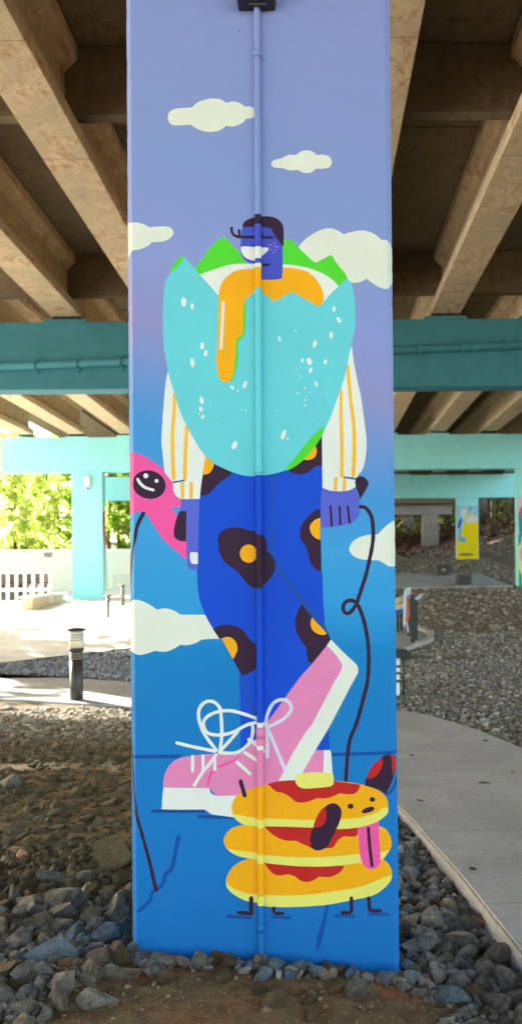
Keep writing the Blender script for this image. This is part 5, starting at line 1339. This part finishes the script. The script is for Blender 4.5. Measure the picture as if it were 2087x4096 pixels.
def floor_box(px0, px1, py0, py1, lab, openf):
    g = G((px0+px1)/2, py1); k = g.y/F; w = (px1-px0)*k; h = (py1-py0)*k+.06
    root = empty('floor_box', (g.x, g.y, g.z+.10)); tag(root, lab, 'box', 'black wedge boxes on the concrete pad')
    m = MB(); m.prism([(0, 0), (.55, 0), (.55, h*.55), (.32, h), (.02 if openf else .16, h)], 'x', -w/2, w/2)
    m.build('cabinet', flat('charcoal_box', 70, 70, 74, .6, bmp=.001), root, bevel=.008)
    if openf:
        m = MB(); m.box(-w*.36, w*.36, -.006, .012, h*.18, h*.8); m.build('grille', M_BLACK, root)
    else:
        m = MB(); m.prism([(-.10, h*.40), (.10, h*.40), (.0, h*.66)], 'y', .055, .15, M=None); m.build('orange_mark', M_YE, root)
    for s in (-1, 1):
        m = MB(); m.box(s*(w/2+.008)-.006, s*(w/2+.008)+.006, .1, .25, h*.3, h*.5); m.build('side_handle', M_DK, root)
floor_box(1746, 1802, 2275, 2307, 'black wedge box with an orange mark on the concrete pad', False)
floor_box(1826, 1886, 2314, 2345, 'black wedge box with a dark rectangular opening nearer on the concrete pad', True)
tag_ = None
rock(*(lambda g: (g.x, g.y))(G(1945, 2378)), .34, R_GREY, 'pale boulder just in front of the concrete pad', i=2, sc=(1.3, .7, .6))
rock(*(lambda g: (g.x, g.y))(G(1890, 2380)), .25, R_ORNG, 'rusty boulder just in front of the concrete pad left of the pale one', i=4, sc=(1.2, .7, .7))

# ================================================================== LIGHT, SKY, CAMERA
LD = Vector((1.6, -1.48, -1.0)).normalized()
sl = bpy.data.lights.new('sun', 'SUN'); sl.energy = 5.0; sl.angle = math.radians(.53); sl.color = (1, .965, .9)
so = bpy.data.objects.new('sun', sl); COL.objects.link(so); so.rotation_euler = LD.to_track_quat('-Z', 'Y').to_euler(); so.location = (-20, 20, 30)
w = bpy.data.worlds.new('World'); scene.world = w; w.use_nodes = True; nt = w.node_tree; bg = nt.nodes['Background']
sk = nt.nodes.new('ShaderNodeTexSky'); sk.sky_type = 'NISHITA'; sk.sun_disc = False
sk.sun_elevation = math.asin(-LD.z); sk.sun_rotation = math.atan2(-LD.x, -LD.y); sk.air_density = 1.0; sk.dust_density = 1.5; sk.ozone_density = 1.0
tn = nt.nodes.new('ShaderNodeMix'); tn.data_type = 'RGBA'; tn.blend_type = 'MULTIPLY'; tn.inputs[0].default_value = 1; tn.inputs[7].default_value = (1.09, .945, .80, 1)   # neutral white balance
nt.links.new(sk.outputs[0], tn.inputs[6]); nt.links.new(tn.outputs[2], bg.inputs[0]); bg.inputs[1].default_value = .15

cd = bpy.data.cameras.new('camera'); co = bpy.data.objects.new('camera', cd); COL.objects.link(co); scene.camera = co
cd.sensor_fit = 'VERTICAL'; cd.sensor_height = 36; cd.lens = 36*F/4096
cd.shift_x = (1043.5-PX)/4096; cd.shift_y = (PY-2048)/4096
cd.clip_start = .1; cd.clip_end = 800
cd.dof.use_dof = True; cd.dof.focus_distance = 3.8; cd.dof.aperture_fstop = 3.2
co.matrix_world = Matrix.Translation((0, 0, EYE)) @ Matrix.Rotation(math.radians(90), 4, 'X') @ Matrix.Rotation(-ROLL, 4, 'Z')
scene.view_settings.view_transform = 'Standard'; scene.view_settings.look = 'None'; scene.view_settings.exposure = 2.72; scene.view_settings.gamma = 1
scene.cycles.use_denoising = True
scene.cycles.max_bounces = 8; scene.cycles.diffuse_bounces = 5; scene.cycles.sample_clamp_indirect = 8
scene.render.resolution_x = 521; scene.render.resolution_y = 1024
